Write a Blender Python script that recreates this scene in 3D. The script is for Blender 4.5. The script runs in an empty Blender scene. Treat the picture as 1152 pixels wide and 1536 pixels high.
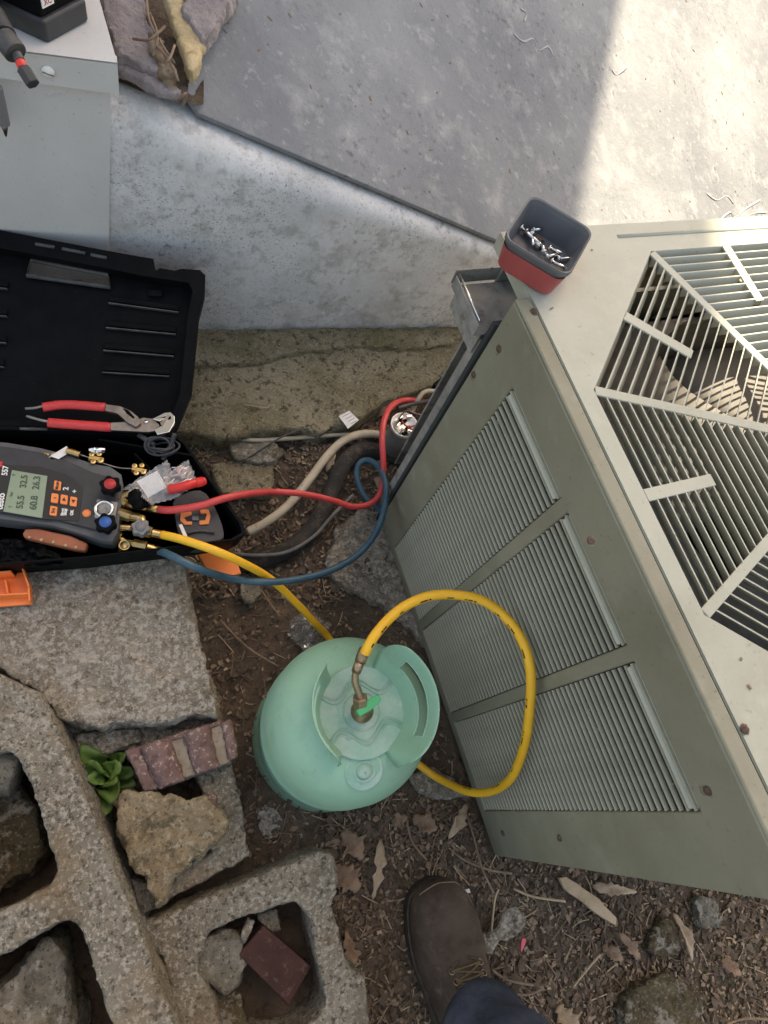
import bpy, bmesh, math, random
from math import sin, cos, pi, radians, sqrt, atan2, hypot
from mathutils import Vector, Matrix, noise
from mathutils.geometry import tessellate_polygon
random.seed(7)
V = Vector
SC = bpy.context.scene
COL = SC.collection
# ------------------------------------------------------------------ camera
CAMZ = 1.25
F = 978.8                       # focal length in photo pixels (1152 x 1536)
AX = [V((0.9639125, 0.0, -0.2662192)), V((-0.1066391, 0.9162667, -0.3861133)), V((0.2439278, 0.4005688, 0.8832009))]
C0 = V((0, 0, CAMZ))
cd = bpy.data.cameras.new('camera'); cam = bpy.data.objects.new('camera', cd); COL.objects.link(cam)
cd.sensor_fit = 'HORIZONTAL'; cd.sensor_width = 36; cd.lens = 36 * F / 1152; cd.clip_start = .02; cd.clip_end = 300
cam.matrix_world = Matrix(((AX[0][0], AX[0][1], AX[0][2], 0), (AX[1][0], AX[1][1], AX[1][2], 0), (AX[2][0], AX[2][1], AX[2][2], CAMZ), (0, 0, 0, 1)))
SC.camera = cam
# ------------------------------------------------------------------ light
SUN = V((.35, 1, 1.3)).normalized()
w = bpy.data.worlds.new('World'); SC.world = w; w.use_nodes = True
nt = w.node_tree; nt.nodes.clear()
sky = nt.nodes.new('ShaderNodeTexSky'); sky.sky_type = 'NISHITA'; sky.sun_disc = False
sky.sun_elevation = math.asin(SUN.z); sky.sun_rotation = atan2(SUN.x, SUN.y)
sky.air_density = 1.0; sky.dust_density = 3.0; sky.ozone_density = 1.0
bg = nt.nodes.new('ShaderNodeBackground'); bg.inputs[1].default_value = .10
ow = nt.nodes.new('ShaderNodeOutputWorld'); tn = nt.nodes.new('ShaderNodeMix'); tn.data_type = 'RGBA'; tn.blend_type = 'MULTIPLY'; tn.inputs[0].default_value = 1; tn.inputs[7].default_value = (1.20, 1.0, .77, 1)
nt.links.new(sky.outputs[0], tn.inputs[6]); nt.links.new(tn.outputs[2], bg.inputs[0]); nt.links.new(bg.outputs[0], ow.inputs[0])
sl = bpy.data.lights.new('sun', 'SUN'); sl.energy = 3.3; sl.angle = radians(.55); sl.color = (1, .85, .62)
so = bpy.data.objects.new('sun', sl); COL.objects.link(so); so.rotation_euler = SUN.to_track_quat('Z', 'Y').to_euler()
SC.view_settings.view_transform = 'Standard'; SC.view_settings.look = 'None'; SC.view_settings.gamma = 1
SC.view_settings.use_curve_mapping = False; SC.view_settings.exposure = 2.08

# ------------------------------------------------------------------ geometry of the place
def ray(px, py):
    c = (px - 576, 768 - py, -F)
    return V([AX[i][0]*c[0] + AX[i][1]*c[1] + AX[i][2]*c[2] for i in range(3)])
def G(px, py, z=0.0):
    r = ray(px, py); return C0 + r*((z - CAMZ)/r.z)
def PL(px, py, q, n):
    r = ray(px, py); return C0 + r*(n.dot(q - C0)/n.dot(r))

# ------------------------------------------------------------------ mesh helpers
def catmull(pts, sub=8, closed=False):
    P = [V(p) for p in pts]; n = len(P); out = []
    rng = range(n if closed else n-1)
    for i in rng:
        if closed: p0, p1, p2, p3 = P[(i-1) % n], P[i], P[(i+1) % n], P[(i+2) % n]
        else: p0, p1, p2, p3 = P[max(i-1, 0)], P[i], P[i+1], P[min(i+2, n-1)]
        for k in range(sub):
            t = k/sub
            out.append(.5*((2*p1) + (p2-p0)*t + (2*p0-5*p1+4*p2-p3)*t*t + (3*p1-p0-3*p2+p3)*t**3))
    if not closed: out.append(P[-1])
    return out
class MB:
    def __init__(s): s.v = []; s.f = []
    def add(s, vs, fs):
        o = len(s.v); s.v += [V(p) for p in vs]; s.f += [tuple(i+o for i in f) for f in fs]; return s
    def box(s, c, ex, ey, ez, hx, hy, hz):
        c = V(c); ex = V(ex).normalized(); ey = V(ey).normalized(); ez = V(ez).normalized()
        vs = [c + ex*(hx*a) + ey*(hy*b) + ez*(hz*d) for d in (-1, 1) for b in (-1, 1) for a in (-1, 1)]
        return s.add(vs, [(0, 2, 3, 1), (4, 5, 7, 6), (0, 1, 5, 4), (2, 6, 7, 3), (0, 4, 6, 2), (1, 3, 7, 5)])
    def bx(s, x0, y0, z0, x1, y1, z1):
        return s.box(((x0+x1)/2, (y0+y1)/2, (z0+z1)/2), (1, 0, 0), (0, 1, 0), (0, 0, 1), abs(x1-x0)/2, abs(y1-y0)/2, abs(z1-z0)/2)
    def prism(s, poly, d, holes=()):
        loops = [[V(p) for p in poly]] + [[V(p) for p in h] for h in holes]
        flat = [p for l in loops for p in l]; n = len(flat); d = V(d)
        tris = tessellate_polygon(loops)
        fs = []
        for t in tris:
            a, b, c = (flat[i] for i in t)
            nn = (b-a).cross(c-a)
            t = tuple(t)
            if nn.dot(d) > 0: t = t[::-1]
            fs.append(t); fs.append(tuple(i+n for i in t[::-1]))
        o = 0
        for l in loops:
            m = len(l)
            for i in range(m):
                j = (i+1) % m; fs.append((o+i, o+j, o+j+n, o+i+n))
            o += m
        return s.add(flat + [p+d for p in flat], fs)
    def loft(s, rings, caps=True, closed=False):
        m = len(rings[0]); vs = [p for r in rings for p in r]; fs = []
        R = len(rings)
        for i in range(R if closed else R-1):
            for j in range(m):
                a = i*m+j; b = i*m+(j+1) % m; c = ((i+1) % R)*m+(j+1) % m; d = ((i+1) % R)*m+j
                fs.append((a, b, c, d))
        if caps and not closed: fs.append(tuple(range(m))[::-1]); fs.append(tuple((R-1)*m+j for j in range(m)))
        return s.add(vs, fs)
    def tube(s, pts, r, n=10, sub=0, closed=False, flat=1.0):
        P = catmull(pts, sub, closed) if sub else [V(p) for p in pts]
        rr = (lambda t: r) if not callable(r) else r
        rings = []; up = None
        N = len(P)
        for i, p in enumerate(P):
            if closed: t = (P[(i+1) % N] - P[i-1])
            else: t = P[min(i+1, N-1)] - P[max(i-1, 0)]
            t.normalize()
            if up is None:
                up = V((0, 0, 1)) if abs(t.z) < .9 else V((1, 0, 0))
            up = (up - t*up.dot(t)).normalized(); sd = t.cross(up)
            q = rr(i/max(N-1, 1))
            rings.append([p + (sd*cos(a) + up*sin(a)*flat)*q for a in [2*pi*k/n for k in range(n)]])
        return s.loft(rings, True, closed)
    def lathe(s, prof, c, axis=(0, 0, 1), n=32, cap=True):
        ax = V(axis).normalized(); e1 = ax.orthogonal().normalized(); e2 = ax.cross(e1); c = V(c)
        rings = [[c + ax*z + (e1*cos(a) + e2*sin(a))*r for a in [2*pi*k/n for k in range(n)]] for r, z in prof]
        return s.loft(rings, cap)
    def build(s, name, m, parent=None, smooth=False, bevel=0, rough=None, origin=None, label=None, cat=None, group=None, kind=None, seg=2, solid=0):
        # world-space vertices are moved into the object's own frame
        if parent is not None: o = V(wloc(parent))
        elif origin is not None: o = V(origin)
        else:
            xs = [p.x for p in s.v]; ys = [p.y for p in s.v]; zs = [p.z for p in s.v]
            o = V(((min(xs)+max(xs))/2, (min(ys)+max(ys))/2, min(zs)))
        me = bpy.data.meshes.new(name); me.from_pydata([tuple(p-o) for p in s.v], [], s.f)
        bm = bmesh.new(); bm.from_mesh(me)
        if not solid: bmesh.ops.recalc_face_normals(bm, faces=bm.faces)
        bm.to_mesh(me); bm.free()
        if smooth:
            me.polygons.foreach_set('use_smooth', [True]*len(me.polygons))
        me.materials.append(m)
        ob = bpy.data.objects.new(name, me); COL.objects.link(ob)
        if parent is not None:
            ob.parent = parent
        else: ob.location = o
        if solid:
            md = ob.modifiers.new('solid', 'SOLIDIFY'); md.thickness = solid; md.offset = 0
        if bevel:
            md = ob.modifiers.new('bevel', 'BEVEL'); md.width = bevel; md.segments = seg; md.limit_method = 'ANGLE'; md.angle_limit = radians(35)
            if smooth is False:
                me.polygons.foreach_set('use_smooth', [True]*len(me.polygons)); md.harden_normals = True
        if rough:
            vox, amp, sc = rough[:3]
            md = ob.modifiers.new('remesh', 'REMESH'); md.mode = 'VOXEL'; md.voxel_size = vox; md.use_smooth_shade = True
            for k, (a, q) in enumerate(((amp, sc), (amp*.5, sc*.28), (.0026, .011))):
                tx = clouds(q)
                dm = ob.modifiers.new('chip', 'DISPLACE'); dm.texture = tx; dm.strength = a; dm.mid_level = .5; dm.texture_coords = 'GLOBAL'
        tag(ob, label, cat, group, kind)
        return ob
_cl = {}
def clouds(size):
    k = round(size, 5)
    if k not in _cl:
        t = bpy.data.textures.new('clouds', 'CLOUDS'); t.noise_scale = size; t.noise_depth = 3; t.contrast = 1.6; _cl[k] = t
    return _cl[k]
def wloc(o):
    l = V(o.location)
    while o.parent: o = o.parent; l = l + o.location
    return l
def tag(o, label=None, cat=None, group=None, kind=None):
    if label: o['label'] = label
    if cat: o['category'] = cat
    if group: o['group'] = group
    if kind: o['kind'] = kind
    return o
def empty(name, loc, label, cat, group=None):
    o = bpy.data.objects.new(name, None); COL.objects.link(o); o.location = loc; o.empty_display_size = .02
    return tag(o, label, cat, group)
def text(s, p, right, up, size, m, parent, name='lettering', bold=0.0):
    cu = bpy.data.curves.new(name, 'FONT'); cu.body = s; cu.size = size; cu.align_x = 'CENTER'; cu.align_y = 'CENTER'; cu.offset = bold; cu.extrude = .0002
    tmp = bpy.data.objects.new(name, cu); COL.objects.link(tmp)
    me = bpy.data.meshes.new_from_object(tmp.evaluated_get(bpy.context.evaluated_depsgraph_get()))
    bpy.data.objects.remove(tmp)
    me.materials.clear(); me.materials.append(m)
    r = V(right).normalized(); u = V(up); u = (u - r*u.dot(r)).normalized(); n = r.cross(u)
    M = Matrix(((r.x, u.x, n.x, 0), (r.y, u.y, n.y, 0), (r.z, u.z, n.z, 0), (0, 0, 0, 1)))
    me.transform(M); o = bpy.data.objects.new(name, me); COL.objects.link(o)
    o.parent = parent; o.location = V(p) - wloc(parent)
    return o
def PX(pts, z): return [G(x, y, z) for x, y in pts]
def smoothpoly(pts, sub=4, jit=0):
    P = catmull([V((x, y, 0)) for x, y in pts], sub, True)
    return [(p.x + random.uniform(-jit, jit), p.y + random.uniform(-jit, jit)) for p in P]
def jag(pts, step=8, j=3.0):
    out = []
    n = len(pts)
    for i in range(n):
        a = pts[i]; b = pts[(i+1) % n]; L = hypot(b[0]-a[0], b[1]-a[1]); k = max(1, int(L/step))
        for q in range(k):
            t = q/k; out.append((a[0]+(b[0]-a[0])*t + random.uniform(-j, j), a[1]+(b[1]-a[1])*t + random.uniform(-j, j)))
    return out
def rrect(c, ex, ey, hx, hy, r, n=5):
    c = V(c); out = []
    for (sx, sy, a0) in ((1, 1, 0), (-1, 1, pi/2), (-1, -1, pi), (1, -1, 3*pi/2)):
        for k in range(n+1):
            a = a0 + pi/2*k/n
            out.append(c + ex*(sx*(hx-r) + r*cos(a)) + ey*(sy*(hy-r) + r*sin(a)))
    return out

# ------------------------------------------------------------------ materials
def M_(name, c1, c2=None, scale=20, rough=.6, rough2=None, metal=0, bump=0, bscale=None, specks=(), detail=8, spec=.5, trans=0, alpha=1, coat=0, contrast=(.35, .65), warp=None, emis=None, bdist=.01, ior=1.45):
    m = bpy.data.materials.new(name); m.use_nodes = True; nt = m.node_tree; N = nt.nodes; L = nt.links
    b = N['Principled BSDF']
    tc = N.new('ShaderNodeTexCoord')
    def noi(sc, d=detail, r=.6, off=0):
        t = N.new('ShaderNodeTexNoise'); t.inputs['Scale'].default_value = sc; t.inputs['Detail'].default_value = d; t.inputs['Roughness'].default_value = r
        if off:
            mp = N.new('ShaderNodeMapping'); mp.inputs['Location'].default_value = (off, off*1.7, off*.6); L.new(tc.outputs['Object'], mp.inputs['Vector']); L.new(mp.outputs[0], t.inputs['Vector'])
        else: L.new(tc.outputs['Object'], t.inputs['Vector'])
        return t.outputs['Fac']
    def ramp(inp, lo, hi):
        r = N.new('ShaderNodeMapRange'); r.inputs[1].default_value = lo; r.inputs[2].default_value = hi; L.new(inp, r.inputs[0]); r.clamp = True; return r.outputs[0]
    def mix(f, a, c):
        x = N.new('ShaderNodeMix'); x.data_type = 'RGBA'
        if isinstance(f, (int, float)): x.inputs[0].default_value = f
        else: L.new(f, x.inputs[0])
        for k, v in ((6, a), (7, c)):
            if isinstance(v, tuple): x.inputs[k].default_value = (*v, 1)
            else: L.new(v, x.inputs[k])
        return x.outputs[2]
    col = c1
    f0 = None
    if c2: f0 = ramp(noi(scale), *contrast); col = mix(f0, c1, c2)
    for i, sp in enumerate(specks):
        # (colour, scale, low, high, strength, kind)
        c, sc, lo, hi, st = sp[:5]; kind = sp[5] if len(sp) > 5 else 'n'
        if kind == 'v':
            t = N.new('ShaderNodeTexVoronoi'); t.inputs['Scale'].default_value = sc; L.new(tc.outputs['Object'], t.inputs['Vector'])
            f = ramp(t.outputs['Distance'], lo, hi)
        elif kind == 'c':
            t = N.new('ShaderNodeTexVoronoi'); t.inputs['Scale'].default_value = sc; L.new(tc.outputs['Object'], t.inputs['Vector'])
            sx = N.new('ShaderNodeSeparateColor'); L.new(t.outputs['Color'], sx.inputs[0]); f = ramp(sx.outputs[0], lo, hi)
        else: f = ramp(noi(sc, 6, .65, 3.1*(i+1)), lo, hi)
        if st != 1:
            mm = N.new('ShaderNodeMath'); mm.operation = 'MULTIPLY'; L.new(f, mm.inputs[0]); mm.inputs[1].default_value = st; f = mm.outputs[0]
        if len(sp) > 6:
            g = ramp(noi(sp[6][0], 3, .5, 9.3+i), sp[6][1], sp[6][2])
            mm = N.new('ShaderNodeMath'); mm.operation = 'MULTIPLY'; L.new(f, mm.inputs[0]); L.new(g, mm.inputs[1]); f = mm.outputs[0]
        col = mix(f, col, c)
    if isinstance(col, tuple): b.inputs['Base Color'].default_value = (*col, 1)
    else: L.new(col, b.inputs['Base Color'])
    b.inputs['Roughness'].default_value = rough
    if rough2 is not None:
        r = N.new('ShaderNodeMapRange'); L.new(noi(scale*2, 5, .6, 5.5), r.inputs[0]); r.inputs[1].default_value = .3; r.inputs[2].default_value = .7; r.inputs[3].default_value = rough; r.inputs[4].default_value = rough2; L.new(r.outputs[0], b.inputs['Roughness'])
    b.inputs['Metallic'].default_value = metal; b.inputs['Specular IOR Level'].default_value = spec; b.inputs['IOR'].default_value = ior
    b.inputs['Transmission Weight'].default_value = trans; b.inputs['Alpha'].default_value = alpha; b.inputs['Coat Weight'].default_value = coat
    if emis: b.inputs['Emission Color'].default_value = (*emis[0], 1); b.inputs['Emission Strength'].default_value = emis[1]
    if bump:
        bs = bscale or (scale*4,)
        if not isinstance(bs, tuple): bs = (bs,)
        prev = None
        for q in bs:
            bn = N.new('ShaderNodeBump'); bn.inputs['Strength'].default_value = bump; bn.inputs['Distance'].default_value = bdist*20/q
            L.new(noi(q, 6, .7, 1.1), bn.inputs['Height'])
            if prev: L.new(prev, bn.inputs['Normal'])
            prev = bn.outputs[0]
        L.new(prev, b.inputs['Normal'])
    return m
m_soil = M_('soil', (.11, .080, .055), (.205, .155, .11), 9, .95, bump=1, bscale=(30, 120, 420), specks=[((.19, .14, .09), 160, .56, .68, .8), ((.035, .026, .018), 60, .55, .7, .8), ((.10, .10, .04), 5, .6, .75, .35)], bdist=.02)
m_conc = M_('weathered_concrete', (.24, .205, .15), (.40, .355, .28), 16, .93, bump=1, bscale=(45, 150, 420), bdist=.035, specks=[((.60, .55, .46), 110, .49, .58, .85), ((.10, .08, .055), 80, .54, .64, .75), ((.25, .19, .10), 9, .52, .7, .6), ((.68, .63, .54), 300, .56, .64, .8), ((.09, .075, .05), 240, .57, .66, .7), ((.62, .57, .48), 26, .56, .68, .55)])
m_block = M_('concrete_block', (.20, .175, .13), (.31, .275, .21), 7, .95, bump=1, bscale=(120, 300), bdist=.03, specks=[((.46, .42, .345), 175, .51, .59, .85), ((.075, .062, .045), 145, .535, .61, .85), ((.14, .115, .08), 22, .54, .68, .6), ((.24, .15, .06), 6, .54, .70, .65), ((.50, .46, .38), 130, .60, .68, .7)])
m_ledge = M_('mossy_footing', (.31, .265, .155), (.50, .44, .29), 8, .93, bump=1, bscale=(40, 160, 450), bdist=.03, specks=[((.56, .50, .38), 120, .55, .62, .8), ((.075, .06, .03), 75, .54, .62, .8), ((.16, .145, .045), 6, .48, .66, .65), ((.62, .57, .46), 280, .57, .64, .8), ((.06, .05, .03), 240, .58, .65, .8)])
m_paint = M_('painted_concrete', (.56, .56, .56), (.69, .69, .68), 5, .88, spec=.25, bump=.5, bscale=(25, 140, 500), bdist=.01, specks=[((.20, .20, .19), 75, .54, .66, .75, 'n', (5, .45, .60)), ((.78, .78, .76), 40, .55, .7, .5), ((.33, .32, .29), 11, .48, .64, .6, 'n', (3, .45, .60)), ((.28, .27, .24), 26, .52, .64, .5), ((.22, .22, .21), 170, .57, .66, .5, 'n', (4, .50, .62)), ((.16, .155, .14), 240, .57, .64, .8, 'n', (7, .4, .6)), ((.36, .34, .27), 5, .56, .75, .4)])
m_slab = M_('painted_slab', (.16, .17, .185), (.29, .30, .305), 2.0, .8, contrast=(.34, .66), bump=.3, bscale=(18, 90, 300), bdist=.012, specks=[((.42, .42, .41), 14, .52, .70, .5), ((.08, .08, .08), 60, .56, .68, .7, 'n', (4, .42, .60)), ((.09, .09, .09), 260, .60, .68, .6), ((.46, .45, .43), 45, .58, .68, .4)])
m_slabl = M_('ridge_paint', (.38, .37, .35), rough=.8)
m_cabinet = M_('cabinet_paint', (.53, .52, .505), (.60, .59, .57), 6, .55, bump=.15, bscale=(60, 300), bdist=.006, specks=[((.30, .29, .26), 200, .62, .7, .7), ((.16, .15, .13), 90, .68, .74, .7), ((.55, .55, .53), 18, .55, .7, .4)])
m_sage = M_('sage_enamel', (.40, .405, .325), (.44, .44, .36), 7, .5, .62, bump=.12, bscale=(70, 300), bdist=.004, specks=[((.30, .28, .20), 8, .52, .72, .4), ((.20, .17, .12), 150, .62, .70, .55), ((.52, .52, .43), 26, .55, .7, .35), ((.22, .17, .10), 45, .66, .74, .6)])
m_sagef = M_('sage_enamel_shaded', (.235, .23, .165), (.295, .285, .21), 5, .5, .66, bump=.15, bscale=(60, 300), bdist=.004, specks=[((.16, .135, .09), 4, .46, .72, .55), ((.15, .12, .08), 130, .62, .70, .6), ((.36, .35, .28), 22, .56, .7, .35)], spec=.35)  # stained sage enamel, base darkened to hold the front panel's shade
m_louv = M_('louvre_enamel', (.35, .335, .245), (.43, .415, .31), 9, .75, .85, bump=.1, specks=[((.24, .21, .15), 30, .58, .72, .5)])
m_dark = M_('dark_interior', (.035, .036, .034), (.06, .06, .055), 20, .8)
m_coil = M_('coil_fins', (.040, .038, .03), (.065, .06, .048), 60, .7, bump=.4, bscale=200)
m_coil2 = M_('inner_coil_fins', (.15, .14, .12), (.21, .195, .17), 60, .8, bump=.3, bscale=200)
m_fan = M_('fan_metal', (.15, .142, .13), (.20, .19, .175), 12, .7, metal=0, bump=.1)
m_rust = M_('rusty_screw', (.085, .055, .04), (.17, .12, .09), 200, .8, metal=.3, bump=.5, bscale=500)
m_galv = M_('galvanised_steel', (.21, .20, .18), (.36, .345, .31), 22, .75, .9, metal=.0, bump=.2, specks=[((.10, .08, .07), 60, .55, .7, .8)])
m_stain = M_('rust_stain', (.19, .16, .11), (.25, .225, .165), 200, .85)
m_gasket = M_('gasket', (.04, .045, .045), rough=.8)
m_cyl = M_('mint_enamel', (.27, .475, .335), (.31, .515, .375), 5, .42, .6, bump=.12, bscale=(40, 300), specks=[((.38, .55, .45), 20, .55, .72, .4), ((.17, .27, .18), 14, .58, .76, .5), ((.15, .22, .15), 90, .63, .72, .6), ((.46, .58, .50), 200, .64, .7, .6)], coat=.05)
m_cyltop = M_('mint_enamel_scuffed', (.24, .45, .35), (.38, .53, .45), 22, .35, .5, bump=.2, bscale=(40, 120), specks=[((.52, .56, .50), 45, .56, .7, .6), ((.15, .22, .18), 70, .62, .72, .6)])
m_brass = M_('brass', (.52, .36, .13), (.62, .45, .20), 60, .28, .42, metal=1)
m_brassd = M_('dull_brass', (.32, .24, .15), (.42, .33, .22), 60, .38, .5, metal=.9)
m_chrome = M_('chrome', (.75, .74, .72), rough=.15, metal=1)
m_steel = M_('steel', (.20, .185, .17), (.30, .28, .26), 60, .35, .5, metal=1)
m_green = M_('green_plastic', (.05, .42, .16), rough=.4)
m_yel = M_('yellow_rubber', (.84, .46, .022), (.90, .52, .03), 30, .42, bump=.05)
m_red = M_('red_rubber', (.52, .055, .055), (.60, .075, .07), 30, .42, bump=.05)
m_blue = M_('blue_rubber', (.035, .085, .125), (.05, .11, .15), 30, .42, bump=.05)
m_hprint = M_('hose_print', (.03, .03, .02), rough=.7)
m_blk = M_('black_plastic', (.0035, .0038, .0045), (.006, .0064, .007), 30, .5, .62, bump=.1, bscale=300, spec=.08, specks=[((.05, .045, .04), 260, .66, .72, .5)])
m_blk2 = M_('black_plastic_greyed', (.045, .045, .045), (.09, .088, .085), 60, .5)
m_blkred = M_('battery_plastic', (.035, .036, .04), (.05, .052, .055), 30, .5, bump=.1, bscale=300)
m_gaugeb = M_('gauge_housing', (.032, .032, .034), (.044, .044, .046), 40, .55, bump=.15, bscale=500)
m_gauge2 = M_('gauge_face', (.020, .019, .018), rough=.5)
m_rim = M_('gauge_bumper', (.085, .085, .087), (.115, .115, .118), 40, .6)
m_lcd = M_('lcd_glass', (.24, .30, .20), (.27, .33, .23), 9, .25)
m_lcdt = M_('lcd_segments', (.06, .09, .055), rough=.5)
m_org = M_('orange_plastic', (.85, .22, .05), (.92, .26, .06), 40, .45)
m_orgb = M_('orange_rubber_button', (.80, .25, .07), rough=.6)
m_rustor = M_('brown_orange_plastic', (.26, .08, .035), (.33, .11, .05), 30, .5)
m_white = M_('white_print', (.75, .74, .70), rough=.6)
m_paper = M_('white_paper', (.66, .65, .62), (.74, .73, .70), 50, .8)
m_redp = M_('red_plastic', (.62, .03, .025), (.70, .04, .03), 20, .38)
m_redknob = M_('knob_red', (.42, .03, .03), rough=.5)
m_blueknob = M_('knob_blue', (.035, .10, .34), rough=.5)
m_grey = M_('grey_plastic', (.17, .17, .17), rough=.5)
m_grip = M_('red_grip', (.48, .035, .035), (.55, .05, .05), 120, .45, bump=.2, bscale=300)
m_bag = M_('clear_film', (.80, .80, .80), rough=.16, alpha=.30, bump=.5, bscale=(60,), spec=.8)
m_film = M_('crumpled_film', (.80, .80, .78), rough=.16, alpha=.50, metal=.7, spec=1)
m_scrap = M_('dirty_paper', (.30, .27, .23), (.46, .43, .38), 60, .8, bump=.5, specks=[((.09, .07, .05), 70, .5, .58, .9)])
m_foil = M_('foil', (.62, .60, .56), (.85, .83, .8), 90, .22, metal=.9, bump=.5)
m_copper = M_('copper', (.50, .24, .16), rough=.3, metal=.9)
m_pvc = M_('cream_conduit', (.42, .36, .26), (.52, .46, .35), 30, .65, bump=.2, specks=[((.16, .12, .08), 45, .6, .7, .7)])
m_foam = M_('black_insulation', (.025, .024, .022), (.055, .05, .042), 18, .95, bump=.8, bscale=(60, 200), specks=[((.12, .095, .065), 40, .54, .66, .7), ((.2, .17, .12), 200, .6, .68, .7)])
m_tube = M_('grey_cable', (.12, .12, .115), (.2, .19, .18), 40, .6)
m_leafg = M_('green_leaf', (.075, .15, .03), (.14, .23, .05), 30, .45, bump=.3, bscale=90, trans=0)
m_moss = M_('moss', (.045, .055, .018), (.09, .10, .035), 60, .9)
m_leafd = M_('dry_leaf', (.20, .135, .09), (.32, .225, .15), 40, .8, bump=.5, specks=[((.10, .07, .045), 60, .56, .7, .7)])
m_leafp = M_('pale_dry_leaf', (.36, .27, .18), (.46, .36, .25), 40, .8, bump=.5, specks=[((.16, .11, .07), 60, .58, .7, .6)])
m_bark = M_('bark_chip', (.165, .12, .08), (.31, .235, .16), 60, .9, bump=.5)
m_straw = M_('straw', (.34, .26, .16), (.48, .38, .25), 60, .85)
m_twig = M_('twig', (.16, .11, .075), (.27, .20, .14), 60, .9, bump=.4)
m_darkl = M_('rotten_leaf', (.07, .052, .036), (.145, .108, .075), 40, .9, bump=.5)
m_wood = M_('split_wood', (.38, .28, .17), (.50, .39, .26), 30, .85, bump=.5, bscale=(60, 300), specks=[((.25, .17, .1), 60, .56, .7, .5)])
m_rock = M_('tan_rock', (.33, .25, .145), (.50, .41, .26), 22, .95, bump=1, bscale=(50, 160, 400), bdist=.035, specks=[((.13, .11, .055), 26, .53, .64, .75), ((.64, .55, .40), 100, .54, .62, .7), ((.12, .09, .05), 180, .56, .63, .8)])
m_stone = M_('grey_stone', (.22, .20, .15), (.38, .35, .28), 18, .95, bump=1, bscale=(45, 150, 400), bdist=.035, specks=[((.10, .085, .04), 18, .50, .62, .75), ((.56, .52, .45), 80, .54, .63, .7), ((.07, .06, .04), 170, .56, .63, .8)])
m_mossst = M_('mossy_stone', (.11, .085, .045), (.20, .165, .09), 18, .95, bump=1, bscale=(50, 160, 400), bdist=.035, specks=[((.50, .46, .38), 24, .53, .60, .85), ((.05, .04, .025), 90, .53, .62, .8), ((.5, .45, .36), 200, .57, .64, .6)])
m_brick = M_('mauve_brick', (.135, .080, .070), (.23, .15, .13), 26, .88, bump=.8, bscale=(90, 400), bdist=.015, specks=[((.50, .39, .33), 130, .56, .63, .7), ((.09, .05, .045), 70, .54, .64, .7), ((.32, .26, .18), 14, .52, .7, .6)])
m_brickm = M_('brick_mortar', (.24, .20, .15), (.34, .29, .22), 30, .92, bump=.8, bscale=(90, 400), bdist=.015, specks=[((.12, .09, .07), 110, .57, .68, .8)])
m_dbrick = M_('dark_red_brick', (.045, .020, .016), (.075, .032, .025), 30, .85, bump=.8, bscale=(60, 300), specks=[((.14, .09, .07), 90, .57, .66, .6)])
m_flag = M_('mauve_flagstone', (.26, .225, .225), (.38, .335, .33), 7, .85, bump=1, bscale=(24, 120), bdist=.02, specks=[((.55, .50, .50), 9, .56, .68, .6), ((.12, .10, .09), 30, .6, .72, .6)])
m_tan = M_('tan_foam_board', (.50, .38, .20), (.60, .48, .28), 20, .95, bump=1, bscale=(70, 240), bdist=.02, specks=[((.30, .22, .12), 60, .58, .7, .6)])
m_leather = M_('brown_leather', (.050, .034, .024), (.092, .064, .045), 16, .7, .85, bump=.8, bscale=(45, 160, 500), bdist=.012, specks=[((.17, .115, .075), 9, .50, .70, .6), ((.19, .14, .10), 40, .56, .70, .5), ((.30, .26, .22), 300, .68, .73, .7), ((.035, .022, .015), 24, .56, .68, .6)])
m_sole = M_('boot_sole', (.03, .025, .02), (.06, .05, .04), 60, .85, bump=.4)
m_lace = M_('boot_lace', (.10, .075, .04), (.17, .13, .07), 200, .8)
m_jean = M_('navy_cloth', (.024, .030, .052), (.050, .058, .088), 30, .95, bump=.7, bscale=(300, 800), specks=[((.10, .105, .12), 420, .56, .66, .5), ((.09, .08, .07), 14, .56, .7, .4)])
m_pink = M_('pink_plastic', (.70, .12, .15), rough=.5)
m_house = M_('house_siding', (.55, .54, .50), (.62, .61, .57), 3, .8)
m_roof = M_('roof_shingle', (.10, .10, .10), (.15, .15, .14), 6, .9)
m_cap = M_('capacitor_lid', (.62, .60, .56), (.72, .70, .66), 30, .35, metal=.6)
m_can = M_('capacitor_can', (.25, .245, .23), (.36, .35, .33), 20, .5, metal=.5)
m_wirer = M_('wire_red', (.40, .07, .07), rough=.5)
m_trayd = M_('tray_liner', (.11, .112, .12), (.135, .137, .145), 20, .5)  # haze painted in: liner paled here, tray red muted below
m_trayr = M_('tray_red', (.34, .075, .07), (.40, .09, .085), 20, .5)
m_grout = m_dark

# ================================================================== SETTING
# --- ground: fine soil sheet near, coarse sheet to the horizon
def gz(x, y):
    t = min(max((y-.50)/.14, 0), 1); u = min(max((.62-x)/.12, 0), 1)
    return .045*t*t*(3-2*t)*u + .006*noise.noise(V((x*11, y*11, 9))) + .010*noise.noise(V((x*5, y*5, 0))) + .005*noise.noise(V((x*17, y*17, 3))) + .0025*noise.noise(V((x*55, y*55, 7)))
def grid(x0, x1, y0, y1, nx, ny, zf, hole=None):
    vs = []; fs = []
    for j in range(ny+1):
        for i in range(nx+1):
            x = x0+(x1-x0)*i/nx; y = y0+(y1-y0)*j/ny; vs.append((x, y, zf(x, y)))
    for j in range(ny):
        for i in range(nx):
            a = j*(nx+1)+i; fs.append((a, a+1, a+nx+2, a+nx+1))
    return vs, fs
g = MB(); g.add(*grid(-1.2, 2.4, -1.6, 1.2, 360, 280, lambda x, y: gz(x, y)))
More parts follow.
